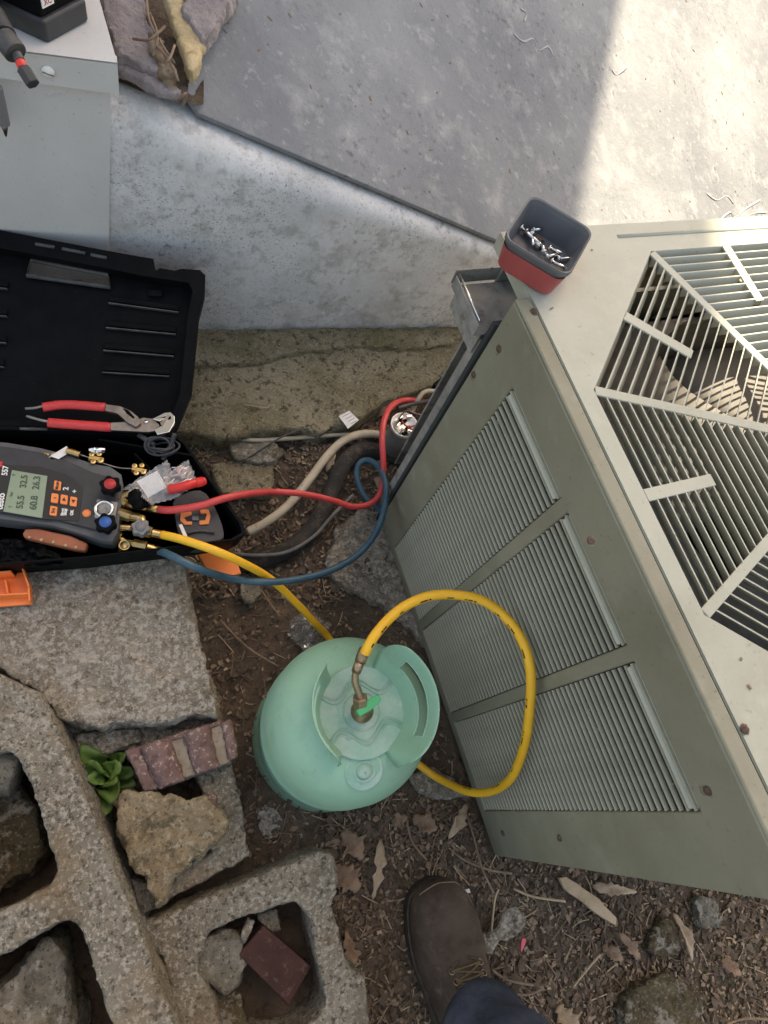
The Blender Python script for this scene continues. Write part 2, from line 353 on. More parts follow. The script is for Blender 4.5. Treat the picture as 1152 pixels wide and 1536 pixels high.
E0 = [(-60, -60), (60, -60), (60, 60), (-60, 60)]; I0 = [(-1.2, -1.6), (2.4, -1.6), (2.4, 1.2), (-1.2, 1.2)]
g.add([(x, y, -.02) for x, y in E0] + [(x, y, -.012) for x, y in I0], [(0, 1, 5, 4), (1, 2, 6, 5), (2, 3, 7, 6), (3, 0, 4, 7)])
g.build('ground', m_soil, smooth=True, origin=(0, 0, 0), kind='structure')
# --- bulkhead side wall
LZ = .10
wa = G(300, 495, LZ); wb = G(700, 490, LZ)
WD = (wb-wa).normalized(); WN = V((WD.y, -WD.x, 0))        # WN points to the camera side
def WP(px, py, off=0.0): return PL(px, py, wa + WN*off, WN)
R0, R1 = .050, .022
e0 = WP(275, 168, -R0); e1 = WP(735, 362, -R1)
ED = (e1-e0).normalized()
def along(s0): return e0 + ED*s0
LE = (e1-e0).length
mb = MB(); rings = []
for s0 in [x*.04 for x in range(-5, 30)]:
    p = along(s0); t = min(max(s0/LE, 0), 1.2); r = max(R0+(R1-R0)*t, .02)
    # distance of p behind the wall plane
    d = -(p-wa).dot(WN)
    base = p + WN*d
    ring = [V((base.x, base.y, LZ-.12)), V((base.x, base.y, max(LZ-.05, (p.z-r)*.5)))]
    for k in range(7):
        a = pi/2*k/6
        q = base - WN*(r*(1-cos(a))); q.z = p.z - r + r*sin(a) - .004; ring.append(q)
    b2 = base - WN*.4; ring.append(V((b2.x, b2.y, p.z-.004))); ring.append(V((b2.x, b2.y, LZ-.12)))
    rings.append(ring)
mb.loft(rings)
wall = mb.build('bulkhead_wall', m_paint, smooth=False, label='grey painted concrete side wall with sloping bright rounded top, standing on the mossy footing', cat='wall')
me = wall.data; me.polygons.foreach_set('use_smooth', [True]*len(me.polygons))
md = wall.modifiers.new('es', 'EDGE_SPLIT'); md.split_angle = radians(40)
# --- sloping slab on the wall
ta = radians(22); WT = V((-WD.y*cos(ta), WD.x*cos(ta), sin(ta)))
SN = ED.cross(WT).normalized(); SN = SN if SN.z > 0 else -SN
def SP(px, py, off=0.0): return PL(px, py, e0 + SN*off, SN)
q0 = SP(275, 168); qa = SP(276, 150); q1 = SP(290, 105); q2 = SP(350, 0); q3 = q2 + (q2-q1).normalized()*1.6
q4 = q3 + ED*3.4; q5 = q0 + ED*2.9
qn = [q0 + ED*.02, q5, q4, q3, q2, SP(318, 52), q1, SP(280, 128), qa]
mb = MB(); mb.prism([p + SN*.012 for p in qn], -SN*.010)
slab = mb.build('bulkhead_slab', m_slab, bevel=.005, seg=3, label='large speckled grey sloping slab above the painted wall, sunlit at its right', cat='slab')
for kk, P in enumerate(([(770, 50), (785, 62), (800, 58), (808, 75), (822, 70), (830, 84)], [(1080, 330), (1095, 318), (1102, 326), (1120, 312), (1140, 300)], [(1060, 290), (1075, 300), (1090, 294), (1100, 305)], [(940, 100), (925, 112), (918, 104)], [(780, 12), (790, 20), (786, 32)], [(1105, 340), (1125, 322), (1150, 318)])):
    q_ = MB(); q_.tube([SP(x, y, .0122) for x, y in P], lambda t: .0022 + .0012*sin(t*9), 6, 6, flat=.4); q_.build('paint_ridge', m_slabl, slab, smooth=True)
random.seed(31); q_ = MB()
for k in range(140):
    p = q0 + ED*random.uniform(.05, 2.3) + WT*random.uniform(.02, 1.2) + SN*.0125; t = random.uniform(0, 6.3); d = (ED*cos(t) + WT*sin(t)).normalized()
    q_.box(p, d, SN.cross(d), SN, random.uniform(.0008, .005), random.uniform(.0006, .0018), .0006)
q_.build('grit', m_bark, slab, kind='stuff')
# low mass carrying the slab, and the terrace behind the wall
mb = MB()
mb.prism([p - SN*.004 - WN*0 for p in (q0 - WN*.38 + ED*.02, q5 - WN*.38, q4, q3 + ED*.05)], V((0, 0, -.9)))
mb.build('slab_foundation', m_conc, label='rough concrete mass under the sloping grey slab behind the painted wall', cat='foundation')
tz = .565
mb = MB(); mb.add(*grid(-.9, .0, .97, 3.0, 60, 100, lambda x, y: tz + .02*noise.noise(V((x*8, y*8, 1))) + .012*noise.noise(V((x*30, y*30, 5)))))
mb.build('terrace_soil', m_soil, smooth=True, kind='structure')
# --- footing ledge
le = [(-.62, None)]
fr = [(-260, 660), (60, 652), (200, 648), (285, 648), (330, 655), (380, 646), (430, 642), (480, 648), (530, 632), (580, 600), (630, 585), (690, 560), (760, 540)]
front = [G(x, y, LZ) for x, y in jag(fr + [fr[-1]], 14, 2)[:-1]]
front = front[:[i for i, p in enumerate(front) if p.x == max(q.x for q in front)][0]+1]
back = [wa + WD*s0 - WN*.03 for s0 in (1.3, -.7)]
for p in back: p.z = LZ
mb = MB(); mb.prism(front + [V((front[-1].x + .8, front[-1].y + .1, LZ))] + back, (0, 0, -.14))
mb.build('footing_ledge', m_ledge, rough=(.008, .010, .05), kind='structure')
# broken strip at the back of the ledge
mb = MB(); mb.prism(PX(jag([(283, 497), (500, 494), (700, 492), (690, 515), (600, 522), (540, 518), (450, 528), (380, 545), (300, 548), (280, 545)], 10, 2), LZ+.012), (0, 0, -.03))
mb.build('footing_strip', m_ledge, rough=(.006, .008, .03), kind='structure')

# ================================================================== AIR CONDITIONER
TH = .2124178; AU = V((cos(TH), sin(TH), 0)); AV = V((sin(TH), -cos(TH), 0)); AO = V((.33727684, .61999161, 0)); UZ = V((0, 0, 1))
AW, AD, AH, AB = .77062, .75714, .70010, .02580
def B(a, b, z): return AO + AU*a + AV*b + UZ*z
def FP(px, py, a=0.0): # pixel -> (b, z) on the plane a
    p = PL(px, py, B(a, 0, 0), AU); return (p-AO).dot(AV), p.z
ac = empty('air_conditioner', B(AD/2, AW/2, 0), 'large sage green air conditioner condenser with louvred side and slotted octagon fan grille', 'air conditioner')
b0 = FP(766, 457)[0]
HB = [(FP(764, 586), FP(838, 748)), (FP(849, 770), FP(936, 969)), (FP(958, 990), FP(1056, 1219))]
zt = sum(x[0][1] + x[1][1] for x in HB)/6; zl = FP(727, 1218)[1]
holes = [(x[0][0], x[1][0]) for x in HB]
def plate(us, vs, hole, f, th, nrm):
    """grid plate with holes: f(u,v)->point, hole(i,j) true where open"""
    m = MB(); nx, ny = len(us), len(vs)
    P = [[f(u, v) for u in us] for v in vs]
    vsx = [p for r in P for p in r]; n = nx*ny; vs2 = vsx + [p + nrm*th for p in vsx]; fs = []
    solid = lambda i, j: 0 <= i < nx-1 and 0 <= j < ny-1 and not hole(i, j)
    for j in range(ny-1):
        for i in range(nx-1):
            if not solid(i, j): continue
            a, b_, c, d = j*nx+i, j*nx+i+1, (j+1)*nx+i+1, (j+1)*nx+i
            fs.append((a, b_, c, d)); fs.append((a+n, d+n, c+n, b_+n))
            if not solid(i, j-1): fs.append((a, a+n, b_+n, b_))
            if not solid(i, j+1): fs.append((c, c+n, d+n, d))
            if not solid(i-1, j): fs.append((d, d+n, a+n, a))
            if not solid(i+1, j): fs.append((b_, b_+n, c+n, c))
    used = sorted({i for f_ in fs for i in f_}); mp = {k: q for q, k in enumerate(used)}
    m.add([vs2[k] for k in used], [tuple(mp[i] for i in f_) for f_ in fs]); return m
us = [b0] + [x for h in holes for x in h] + [AW]
pl = plate(us, [AB, zl, zt, AH-.004], lambda i, j: j == 1 and i in (1, 3, 5), lambda u, v: B(0, u, v), .012, AU)
# top flange folded inwards, and the right-hand return
pl.box(B(.0115, (b0+AW)/2, AH-.003), AU, AV, UZ, .0105, (AW-b0)/2, .003)
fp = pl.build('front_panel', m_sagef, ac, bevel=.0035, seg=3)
# louvres
NL = 47; pitch = (zt-zl)/NL
for (l, r) in holes:
    m0 = None
    for k in range(NL):
        z = zl + pitch*(k+.42)
        if m0 is None:
            q = MB(); bm_, L_ = (l+r)/2, (r-l)/2 - .001
            pr = [(0.0046, -.12), (.0014, -.15), (-.0004, -.08), (-.0008, .02), (.0004, .09), (.0024, .12), (.0046, .10)]
            rings = []
            for sgn, ins in ((-1, 0), (1, 0)):
                rings.append([B(a + .001, bm_ + sgn*L_, z + p_*pitch) for a, p_ in pr])
            q.loft(rings); o = q.build('louvre', m_louv, ac); m0 = o.data; z0 = z
        else:
            o = bpy.data.objects.new('louvre', m0); COL.objects.link(o); o.parent = ac; o.location = (0, 0, z-z0)
# rounded pale top bead over each louvre bank
for (l, r) in holes:
    q = MB(); q.prism([B(.0085, l+.001, zt-.001), B(-.0015, l+.004, zt-.013), B(-.0015, r-.004, zt-.013), B(.0085, r-.001, zt-.001)], AU*.0025 - UZ*.002); q.build('louvre_bead', m_sage, ac, bevel=.0008)
# coil behind the louvres and the casing
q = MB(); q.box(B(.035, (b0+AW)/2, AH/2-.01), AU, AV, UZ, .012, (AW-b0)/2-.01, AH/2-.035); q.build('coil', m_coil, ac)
q = MB()
q.box(B(AD-.004, AW/2, AH/2), AU, AV, UZ, .004, AW/2-.002, AH/2-.012)
q.box(B(AD/2, AW-.002, AH/2), AU, AV, UZ, AD/2-.012, .004, AH/2-.012)
q.box(B(AD/2+.05, b0-.004, AH/2), AU, AV, UZ, AD/2-.062, .003, AH/2-.012)
q.box(B(AD/2, AW/2, .030), AU, AV, UZ, AD/2-.013, AW/2-.012, .006)
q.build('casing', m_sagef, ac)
q = MB(); q.box(B(AD/2+.02, .003, .36), AU, AV, UZ, AD/2-.035, .002, .29); q.build('control_box_back', m_galv, ac)
# inner coil walls seen through the grille
q = MB()
for a_, b_, ha, hb in ((AD-.03, AW/2, .01, AW/2-.03), (AD/2, AW-.03, AD/2-.05, .01), (AD/2, b0+.012, AD/2-.05, .008)):
    q.box(B(a_, b_, AH/2-.02), AU, AV, UZ, ha, hb, AH/2-.05)
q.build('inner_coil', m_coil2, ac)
# gasket and frame post at the open edge of the panel
q = MB(); q.box(B(.004, b0-.0055, AH/2-.022), AU, AV, UZ, .007, .0035, AH/2-.030); q.build('gasket', m_gasket, ac)
q = MB(); q.box(B(.006, b0-.018, AH/2-.045), AU, AV, UZ, .006, .008, AH/2-.052)
q.box(B(.014, b0-.027, AH/2-.045), AU, AV, UZ, .014, .001, AH/2-.052); q.build('frame_post', m_galv, ac, bevel=.001)
# shelf of the opened control compartment
s1, s2, s3 = FP(694, 380), FP(742, 372), FP(712, 492)
sz = .615
q = MB()
q.box(B(.045, (b0)/2-.004, sz), AU, AV, UZ, .060, (b0)/2-.010, .0015)
q.box(B(-.0155, (b0)/2-.004, sz+.010), AU, AV, UZ, .0012, (b0)/2-.010, .010)
q.box(B(-.004, (b0)/2-.004, sz-.02), AU, AV, UZ, .001, (b0)/2-.010, .02)
q.box(B(.045, .0, sz+.012), AU, AV, UZ, .060, .0012, .012)
q.build('control_shelf', m_galv, ac, bevel=.0008)
q = MB(); q.tube([B(-.012, .004, sz+.0215), B(-.012, b0-.02, sz+.0215)], .0016, 6); q.build('shelf_lip', m_chrome, ac, smooth=True)
# cap: octagonal opening, spokes
OC = (.37857, .37823); OR = .33150
def oc(r, k): a = pi/8 + k*pi/4; R = r/cos(pi/8); return OC[0]+R*cos(a), OC[1]+R*sin(a)
x0c, x1c, y0c, y1c = .0245, AD+.004, -.004, AW+.006
outer = [(x0c, y0c+.004), (x0c+.02, y0c), (x1c, y0c), (x1c, y1c), (x0c, y1c)]
q = MB(); q.prism([B(a, b_, AH) for a, b_ in outer], (0, 0, -.0016), holes=[[B(*oc(OR, k), AH) for k in range(8)]])
q.build('cap_sheet', m_sage, ac, bevel=0)
q = MB()
for (a0_, b0_), (a1_, b1_) in zip(outer, outer[1:]+outer[:1]):
    pa, pb = B(a0_, b0_, AH-.0125), B(a1_, b1_, AH-.0125); d = (pb-pa); nn = V((d.y, -d.x, 0)).normalized()
    cc = (pa+pb)/2 - nn*0
    q.box(cc, d, nn, UZ, d.length/2, .0009, .0106)
q.build('cap_skirt', m_sage, ac)
# pressed ridge parallel to the far edge
q = MB(); q.tube([B(.20, .018, AH+.0002), B(AD-.01, .018, AH+.0002)], .003, 8, flat=.5); q.build('pressed_ridge', m_sage, ac, smooth=True)
# spokes (8 to the corners, 8 short bridges)
NF = 20; fp_ = .0136
def spoke(a, r0_, r1_, wd):
    d = AU*cos(a) + AV*sin(a); n_ = AU*(-sin(a)) + AV*cos(a)
    c = B(OC[0], OC[1], AH-.0012)
    q = MB(); m_ = c + d*((r0_+r1_)/2); q.box(m_, d, n_, UZ, (r1_-r0_)/2, wd, .0014); return q
for k in range(8):
    o = spoke(pi/8 + k*pi/4, .05, OR/cos(pi/8) - .002, .0062).build('grille_spoke', m_sage, ac, bevel=.0008)
    o = spoke(k*pi/4, OR - 7.25*fp_, OR - .0005, .0075).build('grille_bridge', m_sage, ac, bevel=.0008)
q = MB(); q.prism([B(*oc(OR-NF*fp_-.002, k), AH+.0006) for k in range(8)], (0, 0, -.003)); q.build('grille_hub', m_sage, ac)
for k in range(8):
    am = k*pi/4; d = AU*cos(am) + AV*sin(am); n_ = AU*(-sin(am)) + AV*cos(am); c = B(OC[0], OC[1], AH)
    for i in range(0, NF):
        rr_ = OR - i*fp_; half = rr_*math.tan(pi/8) - .0055
        if half < .012: continue
        segs = [(-half, half)] if (i > 7 or i == 0) else [(-half, -.007), (.007, half)]
        q = MB()
        dep, tl = .0195, .0100
        for (s0_, s1_) in segs:
            lo, hi = (s0_, s1_)
            t_ = .0009
            pts = [(0, -.0003), (t_*2.0, -.0003), (t_*1.2 - tl, -dep), (-tl, -dep)]
            # ends pull in towards the underside, giving the rounded slot ends
            ring = lambda s_, ins: [c + d*(rr_ + a_) + n_*(s_ + ins*(1 if zz < -.005 else 0)) + UZ*zz for a_, zz in pts]
            q.loft([ring(lo, .0), ring(hi, .0)])
        q.build('grille_fin', m_sage, ac)
# rounded slot ends: small fillets merged into one part per corner spoke are skipped; ends close on the spokes
# fan
q = MB(); q.lathe([(0.001, 0), (.055, 0), (.06, -.01), (.06, -.10), (.001, -.10)], B(OC[0], OC[1], AH-.06), n=28); q.build('fan_motor', m_dark, ac, smooth=False)
for k in range(4):
    a0_ = k*pi/2 + .45; q = MB(); vs = []; fs = []
    for i in range(7):
        r_ = .055 + .195*i/6
        for j in range(6):
            t_ = (j/5-.5)*(1.05 + .25*i/6); a = a0_ + t_; zz = AH-.115 + .055*(j/5-.5) + .01*sin(i)
            vs.append(B(OC[0]+r_*cos(a), OC[1]+r_*sin(a), zz))
    for i in range(6):
        for j in range(5): p_ = i*6+j; fs.append((p_, p_+1, p_+7, p_+6))
    q.add(vs, fs); q.build('fan_blade', m_fan, ac, smooth=True, solid=.002)
# shroud ring
OCW = B(OC[0], OC[1], 0)
q = MB(); q.lathe([(.335, 0), (.305, -.03), (.30, -.09), (.30, -.14), (.303, -.14), (.303, -.09), (.308, -.03), (.338, 0)], B(OC[0], OC[1], AH-.03), n=48, cap=False); q.v = [V((OCW.x + (p.x-OCW.x)*.87, OCW.y + (p.y-OCW.y)*.87, p.z-.024)) for p in q.v]; q.build('fan_shroud', m_coil2, ac, smooth=True)
q = MB(); q.prism([B(.03, b0+.02, AH-.05), B(AD-.05, b0+.02, AH-.05), B(AD-.05, AW-.05, AH-.05), B(.03, AW-.05, AH-.05)], (0, 0, -.002), holes=[[B(OC[0]+.262*cos(a), OC[1]+.262*sin(a), AH-.05) for a in [2*pi*k/48 for k in range(48)]]]); q.build('orifice_deck', m_coil2, ac)
# screws
def screw(p, n_, r=.0055, name='screw', m=None):
    q = MB(); q.lathe([(r*1.25, 0), (r*1.2, .0012), (r*.8, .003), (.0005, .0036)], p, n_, 10); return q.build(name, m or m_rust, ac, smooth=True)
for x, y in ((801, 468), (886, 811), (1116, 1094)):
    screw(G(x, y, AH), UZ, .0040)
for x, y in ((749, 523), (711, 562), (1062, 1186)):
    b_, z_ = FP(x, y); screw(B(0, b_, z_), -AU, .0040)
for bb, zz in ((.73, .30), (.73, .1)): screw(B(0, bb, zz), -AU, .004)

def stain(p, n_, r, seed):
    random.seed(seed); n_ = V(n_).normalized(); e1 = n_.orthogonal().normalized(); e2 = n_.cross(e1); q = MB()
    q.prism([p + n_*.0004 + (e1*cos(a) + e2*sin(a))*(r*random.uniform(.6, 1.0)) for a in [2*pi*k/16 for k in range(16)]], -n_*.0003)
    q.build('rust_stain', m_stain, ac)
for x, y in ((801, 468), (886, 811), (1116, 1094)): stain(G(x, y, AH), UZ, .0068, x)
for x, y in ((749, 523), (711, 562), (1062, 1186)):
    b_, z_ = FP(x, y); stain(B(0, b_, z_), -AU, .0072, x); stain(B(0, b_, z_-.007), -AU, .0055, x+1)
random.seed(77)
q = MB()
for k in range(90):
    a = random.uniform(.03, AD-.02); b_ = random.uniform(.02, AW-.02)
    if hypot(a-OC[0], b_-OC[1]) < OR*1.1: continue
    p = B(a, b_, AH+.0012); t = random.uniform(0, 6.3); d = V((cos(t), sin(t), 0)); l_ = random.uniform(.0006, .0030)
    q.box(p, d, UZ.cross(d), UZ, l_, random.uniform(.0004, .0012), .0004)
q.build('grit', m_bark, ac, kind='stuff')
q = MB()
for (l, r) in holes:
    for k in range(16):
        p = B(-.002, random.uniform(l, r), random.uniform(zl, zt)); t = random.uniform(-1, 1)
        q.tube([p, p + AV*(.004*cos(t)) + UZ*(.004*sin(t)) - AU*.001, p + AV*(.008*cos(t+.7)) + UZ*(.008*sin(t+.7))], .0004, 4)
q.build('caught_fibres', m_straw, ac, kind='stuff')
# ================================================================== REFRIGERANT CYLINDER
cx, cy = (G(540, 1066, .335) + G(487, 1124, 0))/2 if False else (0, 0), 0
pc = G(541, 1068, .315); CX, CY = pc.x, pc.y
cyl = empty('refrigerant_cylinder', (CX, CY, 0), 'mint green refillable gas cylinder with guard handle and green valve lever', 'gas cylinder')
KR = 1.02
prof = [(.001, .012), (.104, .012), (.118, .0), (.127, .0), (.128, .007), (.121, .016), (.114, .030), (.119, .05), (.1225, .075), (.1235, .12), (.1235, .148), (.1252, .152), (.1252, .160), (.1235, .164), (.1235, .20), (.1225, .225), (.1195, .248), (.113, .270), (.103, .288), (.089, .302), (.072, .312), (.055, .318), (.040, .3195), (.001, .3200)]
q = MB(); q.lathe([(r*KR, z) for r, z in prof], (CX, CY, 0), n=80); q.build('tank', m_cyl, cyl, smooth=True)
q = MB(); q.lathe([(.001, 0), (.062, -.0008), (.064, -.001), (.064, -.006)], (CX, CY, .3225), n=48, cap=False); q.build('top_disc', m_cyltop, cyl, smooth=True)
for r_, zz in ((.028, .3228), (.030, .3222)):
    pass
q = MB(); q.tube([V((CX+.026*cos(a), CY+.026*sin(a), .3226)) for a in [2*pi*k/40 for k in range(40)]], .0012, 6, closed=True); q.build('embossed_ring', m_cyltop, cyl, smooth=True)
# wavy embossed ridges
for sg in (1, -1):
    for off in (0, .0065):
        pts = []
        for k in range(25):
            t = (k/24-.5)*2
            x = t*.052; y = sg*(.030 + off + .010*cos(t*pi*1.6)*1.0 - .004*abs(t)); a = radians(8)
            pts.append(V((CX + x*cos(a)-y*sin(a), CY + x*sin(a)+y*cos(a), .3232 - .0012*(hypot(x, y)/.06)**2)))
        q = MB(); q.tube(pts, .0016, 6); q.build('embossed_ridge', m_cyltop, cyl, smooth=True)
# relief plug
pp = G(546, 1156, .307); rd = V((pp.x-CX, pp.y-CY, 0)); nrm = (rd.normalized()*.42 + UZ).normalized()
q = MB(); q.lathe([(.0275, -.004), (.0272, .0015), (.0245, .0022), (.0225, .0008), (.0165, .0006), (.0155, .003), (.0125, .004), (.0115, .001), (.0105, .001), (.0095, .0055), (.006, .0075), (.001, .008)], pp, nrm, 36, cap=False); q.build('relief_plug', m_cyltop, cyl, smooth=True)
# handle guards: curved plates with a slot
def guard(a0_, a1_, r, ztop, slot, flare=.0):
    n1, n2 = 44, 12; q = MB(); vs = []; fs = []; ok = {}
    for i in range(n1+1):
        u = i/n1; a = a0_ + (a1_-a0_)*u
        e = min(u, 1-u)*2; edge = min(1, e/.30); hh = sqrt(max(0, 1-(1-edge)**2))
        zb_ = .3135; zt_ = .322 + (ztop-.322)*max(hh, .02)
        for j in range(n2+1):
            v = j/n2; z = zb_ + (zt_-zb_)*v; rr = r + flare*v - .018*(1-v)**2
            # rolled-in ends
            vs.append((CX + rr*cos(a), CY + rr*sin(a), z))
    for i in range(n1):
        for j in range(n2):
            u = (i+.5)/n1; v = (j+.5)/n2
            if slot and slot[0] < u < slot[1] and slot[2] < v < slot[3]: continue
            p_ = i*(n2+1)+j; fs.append((p_, p_+1, p_+n2+2, p_+n2+1))
    q.add(vs, fs); o = q.build('handle_guard', m_cyl, cyl, smooth=True, solid=.0018)
    # rolled rim along the slot
    def P(u, v):
        a = a0_ + (a1_-a0_)*u; e = min(u, 1-u)*2; edge = min(1, e/.30); hh = sqrt(max(0, 1-(1-edge)**2)); zt_ = .322+(ztop-.322)*max(hh, .02)
        z = .3135 + (zt_-.3135)*v; rr = r + flare*v - .018*(1-v)**2; return V((CX+rr*cos(a), CY+rr*sin(a), z))
    s = MB()
    if slot:
        u0, u1, v0, v1 = slot; lp = [P(u0+(u1-u0)*k/16, v1) for k in range(17)] + [P(u1, v1+(v0-v1)*k/4) for k in range(1, 4)] + [P(u1+(u0-u1)*k/16, v0) for k in range(17)] + [P(u0, v0+(v1-v0)*k/4) for k in range(1, 4)]
        s.tube(lp, .0019, 8, closed=True); s.build('slot_rim', m_cyl, cyl, smooth=True)
    t = MB(); t.tube([P(.02+.96*k/40, 1) for k in range(41)], .0013, 8); t.build('guard_lip', m_cyl, cyl, smooth=True)
guard(radians(-62), radians(68), .075, .396, (.22, .82, .42, .69), .014)
guard(radians(128), radians(240), .074, .395, (.18, .84, .42, .80), .006)
# valve
va = empty('x', (0, 0, 0), None, None); bpy.data.objects.remove(va)
q = MB(); q.lathe([(.016, 0), (.016, .006), (.011, .008), (.010, .030), (.007, .032), (.007, .044), (.001, .045)], (CX, CY, .3205), n=20); valve = q.build('valve', m_brassd, cyl, smooth=True)
lv0 = G(537, 1071, .372); lv1 = G(570, 1045, .372); d = (lv1-lv0).normalized(); n_ = UZ.cross(d)
q = MB(); q.prism([lv0 + n_*.0045, lv0 - n_*.0045, (lv0+lv1)/2 - n_*.0068, lv1 - n_*.0045, lv1 + n_*.0045, (lv0+lv1)/2 + n_*.0068], (0, 0, -.007)); q.build('lever', m_green, cyl, bevel=.0015)
el = [G(541, 1060, .362), G(540, 1045, .375), G(533, 1023, .392), G(534, 1008, .402), G(540, 993, .410), G(546, 977, .415)]
q = MB(); q.tube([el[0], el[0]+(el[1]-el[0])*1.0], .0105, 6); q.tube([el[0]+(el[1]-el[0])*-.6, el[0]], .0085, 10); coup = q.build('coupling_nut', m_brassd, cyl, bevel=.001)
yh_end = el

# ================================================================== HOSES
def hose(name, pts, r, m, label, sub=10, n=12, cat='hose', group='charging hoses'):
    q = MB(); q.tube([G(x, y, z) for x, y, z in pts], r, n, sub)
    return q.build(name, m, smooth=True, label=label, cat=cat, group=group)
def hose_root(name, pts, r, m, label, group='refrigerant charging hoses'):
    P = [G(x, y, z) for x, y, z in pts]
    root = empty(name, V((P[0].x, P[0].y, P[0].z)), label, 'hose', group)
    q = MB(); q.tube(P, r, 12, 10); q.build('rubber_hose', m, root, smooth=True)
    return root, P
def face_z(px, py):  # height at which the pixel ray meets the front panel
    return FP(px, py, -.012)[1]
ypts = [(243, 802, .232), (275, 810, .245), (320, 825, .25), (365, 845, .22), (405, 868, .16), (440, 900, .12), (470, 932, .08), (497, 962, .03), (530, 1020, .02), (575, 1100, .02), (635, 1152, .03)]
loop = [(668, 1173), (705, 1188), (740, 1186), (768, 1165), (786, 1120), (794, 1070), (796, 1010), (785, 965), (762, 930), (728, 903), (690, 893), (650, 893), (615, 905), (588, 924), (566, 948)]
for i, (x, y) in enumerate(loop):
    t = i/(len(loop)-1); want = .05 + .38*min(1, t*2.1) if t < .48 else .43
    ypts.append((x, y, max(want, face_z(x, y)+.012)))
ypts += [(553, 968, .425), (547, 980, .418)]
yh, YP = hose_root('charging_hose', ypts, .0069, m_yel, 'long yellow charging hose looping against the louvres to the green cylinder valve')
q = MB(); q.tube([el[4]+(el[5]-el[4])*1.25, el[4]], .0078, 12); q.tube([el[4], el[3]], .0066, 10); q.tube(el[:5], .0050, 10, sub=5); q.build('brass_elbow', m_brassd, yh, smooth=True)
q = MB(); q.tube([G(218, 797, .227), G(228, 799, .227)], .0095, 8); q.tube([G(228, 799, .227), G(248, 803, .225)], .0072, 12); q.build('hose_ferrule', m_brass, yh, bevel=.0005)
# printed marks along the hose loop
cp = catmull(YP, 10); cands = [i for i in range(150, len(cp)-14, 1)]
i = 118; q = MB()
while i < len(cp)-12:
    ln = random.choice((2, 3, 3, 4))
    for k in range(ln*4):
        j = i + k*.28; a = int(j); p = cp[a] + (cp[a+1]-cp[a])*(j-a); t = (cp[a+1]-cp[a]).normalized()
        vw = (C0-p).normalized(); vw = (vw - t*vw.dot(t)).normalized(); sd = t.cross(vw)
        sc_ = V((CX+.12, CY+.12, .4)) - p
        sgn = 1 if sd.dot(sc_) > 0 else -1
        nn = (vw*.72 + sd*sgn*.70).normalized()
        if random.random() < .3: continue
        q.box(p + nn*.00675, t, t.cross(nn), nn, .0005 + random.random()*.0006, .0007 + random.random()*.0006, .0003)
    i += random.choice((9, 11, 13))
q.build('printed_marks', m_hprint, yh, kind='stuff')
rpts = [(238, 764, .240), (258, 765, .247), (300, 759, .252), (335, 748, .252), (370, 741, .225), (410, 738, .17), (455, 741, .15), (500, 751, .12), (530, 760, .10), (556, 755, .09), (571, 737, .10), (575, 700, .13), (573, 660, .15), (577, 628, .15), (590, 607, .13), (612, 600, .11), (650, 606, .10)]
rh, RP = hose_root('charging_hose', rpts, .0062, m_red, 'red charging hose running from gauge across to the capacitor by the condenser')
q = MB(); q.tube([G(221, 762, .236), G(242, 765, .235)], .0068, 12); q.build('hose_ferrule', m_brass, rh, smooth=True)
bpts = [(240, 826, .225), (262, 836, .248), (300, 854, .24), (345, 867, .19), (395, 873, .18), (445, 869, .17), (495, 856, .16), (535, 833, .15), (562, 802, .15), (576, 765, .15), (579, 730, .14), (570, 703, .12), (552, 690, .10), (538, 697, .09), (536, 718, .08), (548, 745, .07), (572, 765, .06), (600, 770, .05)]
bh, BP = hose_root('charging_hose', bpts, .0062, m_blue, 'dark blue charging hose curling in front of the condenser below the red one')
q = MB(); q.tube([G(190, 815, .215), G(200, 816, .215)], .0065, 8); q.tube([G(200, 816, .215), G(220, 820, .215)], .0095, 8); q.tube([G(220, 820, .215), G(242, 827, .21)], .0068, 12); q.build('hose_ferrule', m_brass, bh, bevel=.0005)
hose('conduit', [(372, 798, .06), (400, 783, .065), (432, 758, .07), (462, 722, .075), (490, 685, .08), (515, 661, .085), (545, 651, .08), (578, 654, .06), (600, 664, .05)], .0088, m_pvc, 'cream flexible conduit curving over the insulated pipe', cat='conduit', group=None)
hose('insulated_pipe', [(360, 845, .025), (400, 838, .028), (445, 815, .034), (480, 775, .044), (500, 730, .055), (520, 690, .065), (550, 675, .06), (600, 690, .05), (640, 720, .05)], .018, m_foam, 'fat black foam-covered pipe curving under the cream conduit', cat='pipe', group=None)
hose('cable', [(350, 830, .035), (385, 833, .052), (430, 828, .054), (470, 805, .058), (500, 772, .065), (530, 742, .06)], .0036, m_tube, 'thin grey cable lying along the black insulated pipe', cat='cable', group=None)
hose('cable', [(470, 640, .09), (430, 652, .10), (396, 672, .085), (364, 693, .065)], .0019, m_blk2, 'short black wire sticking up from the soil below the footing', cat='cable', group=None)
hose('pale_pipe', [(335, 655, .072), (380, 660, .075), (430, 658, .076), (490, 653, .074), (545, 652, .07)], .0045, m_pvc, 'thin straight pale pipe lying at the foot of the ledge', cat='pipe', group=None)
hose('cable', [(597, 612, .12), (620, 606, .12), (645, 601, .13), (680, 590, .16)], .0042, m_blk2, 'black cable entering the open condenser compartment above the capacitor', cat='cable', group=None)
hose('conduit', [(618, 618, .10), (628, 598, .12), (640, 587, .13), (668, 588, .13)], .005, m_pvc, 'short tan conduit elbow above the capacitor', cat='conduit', group=None)

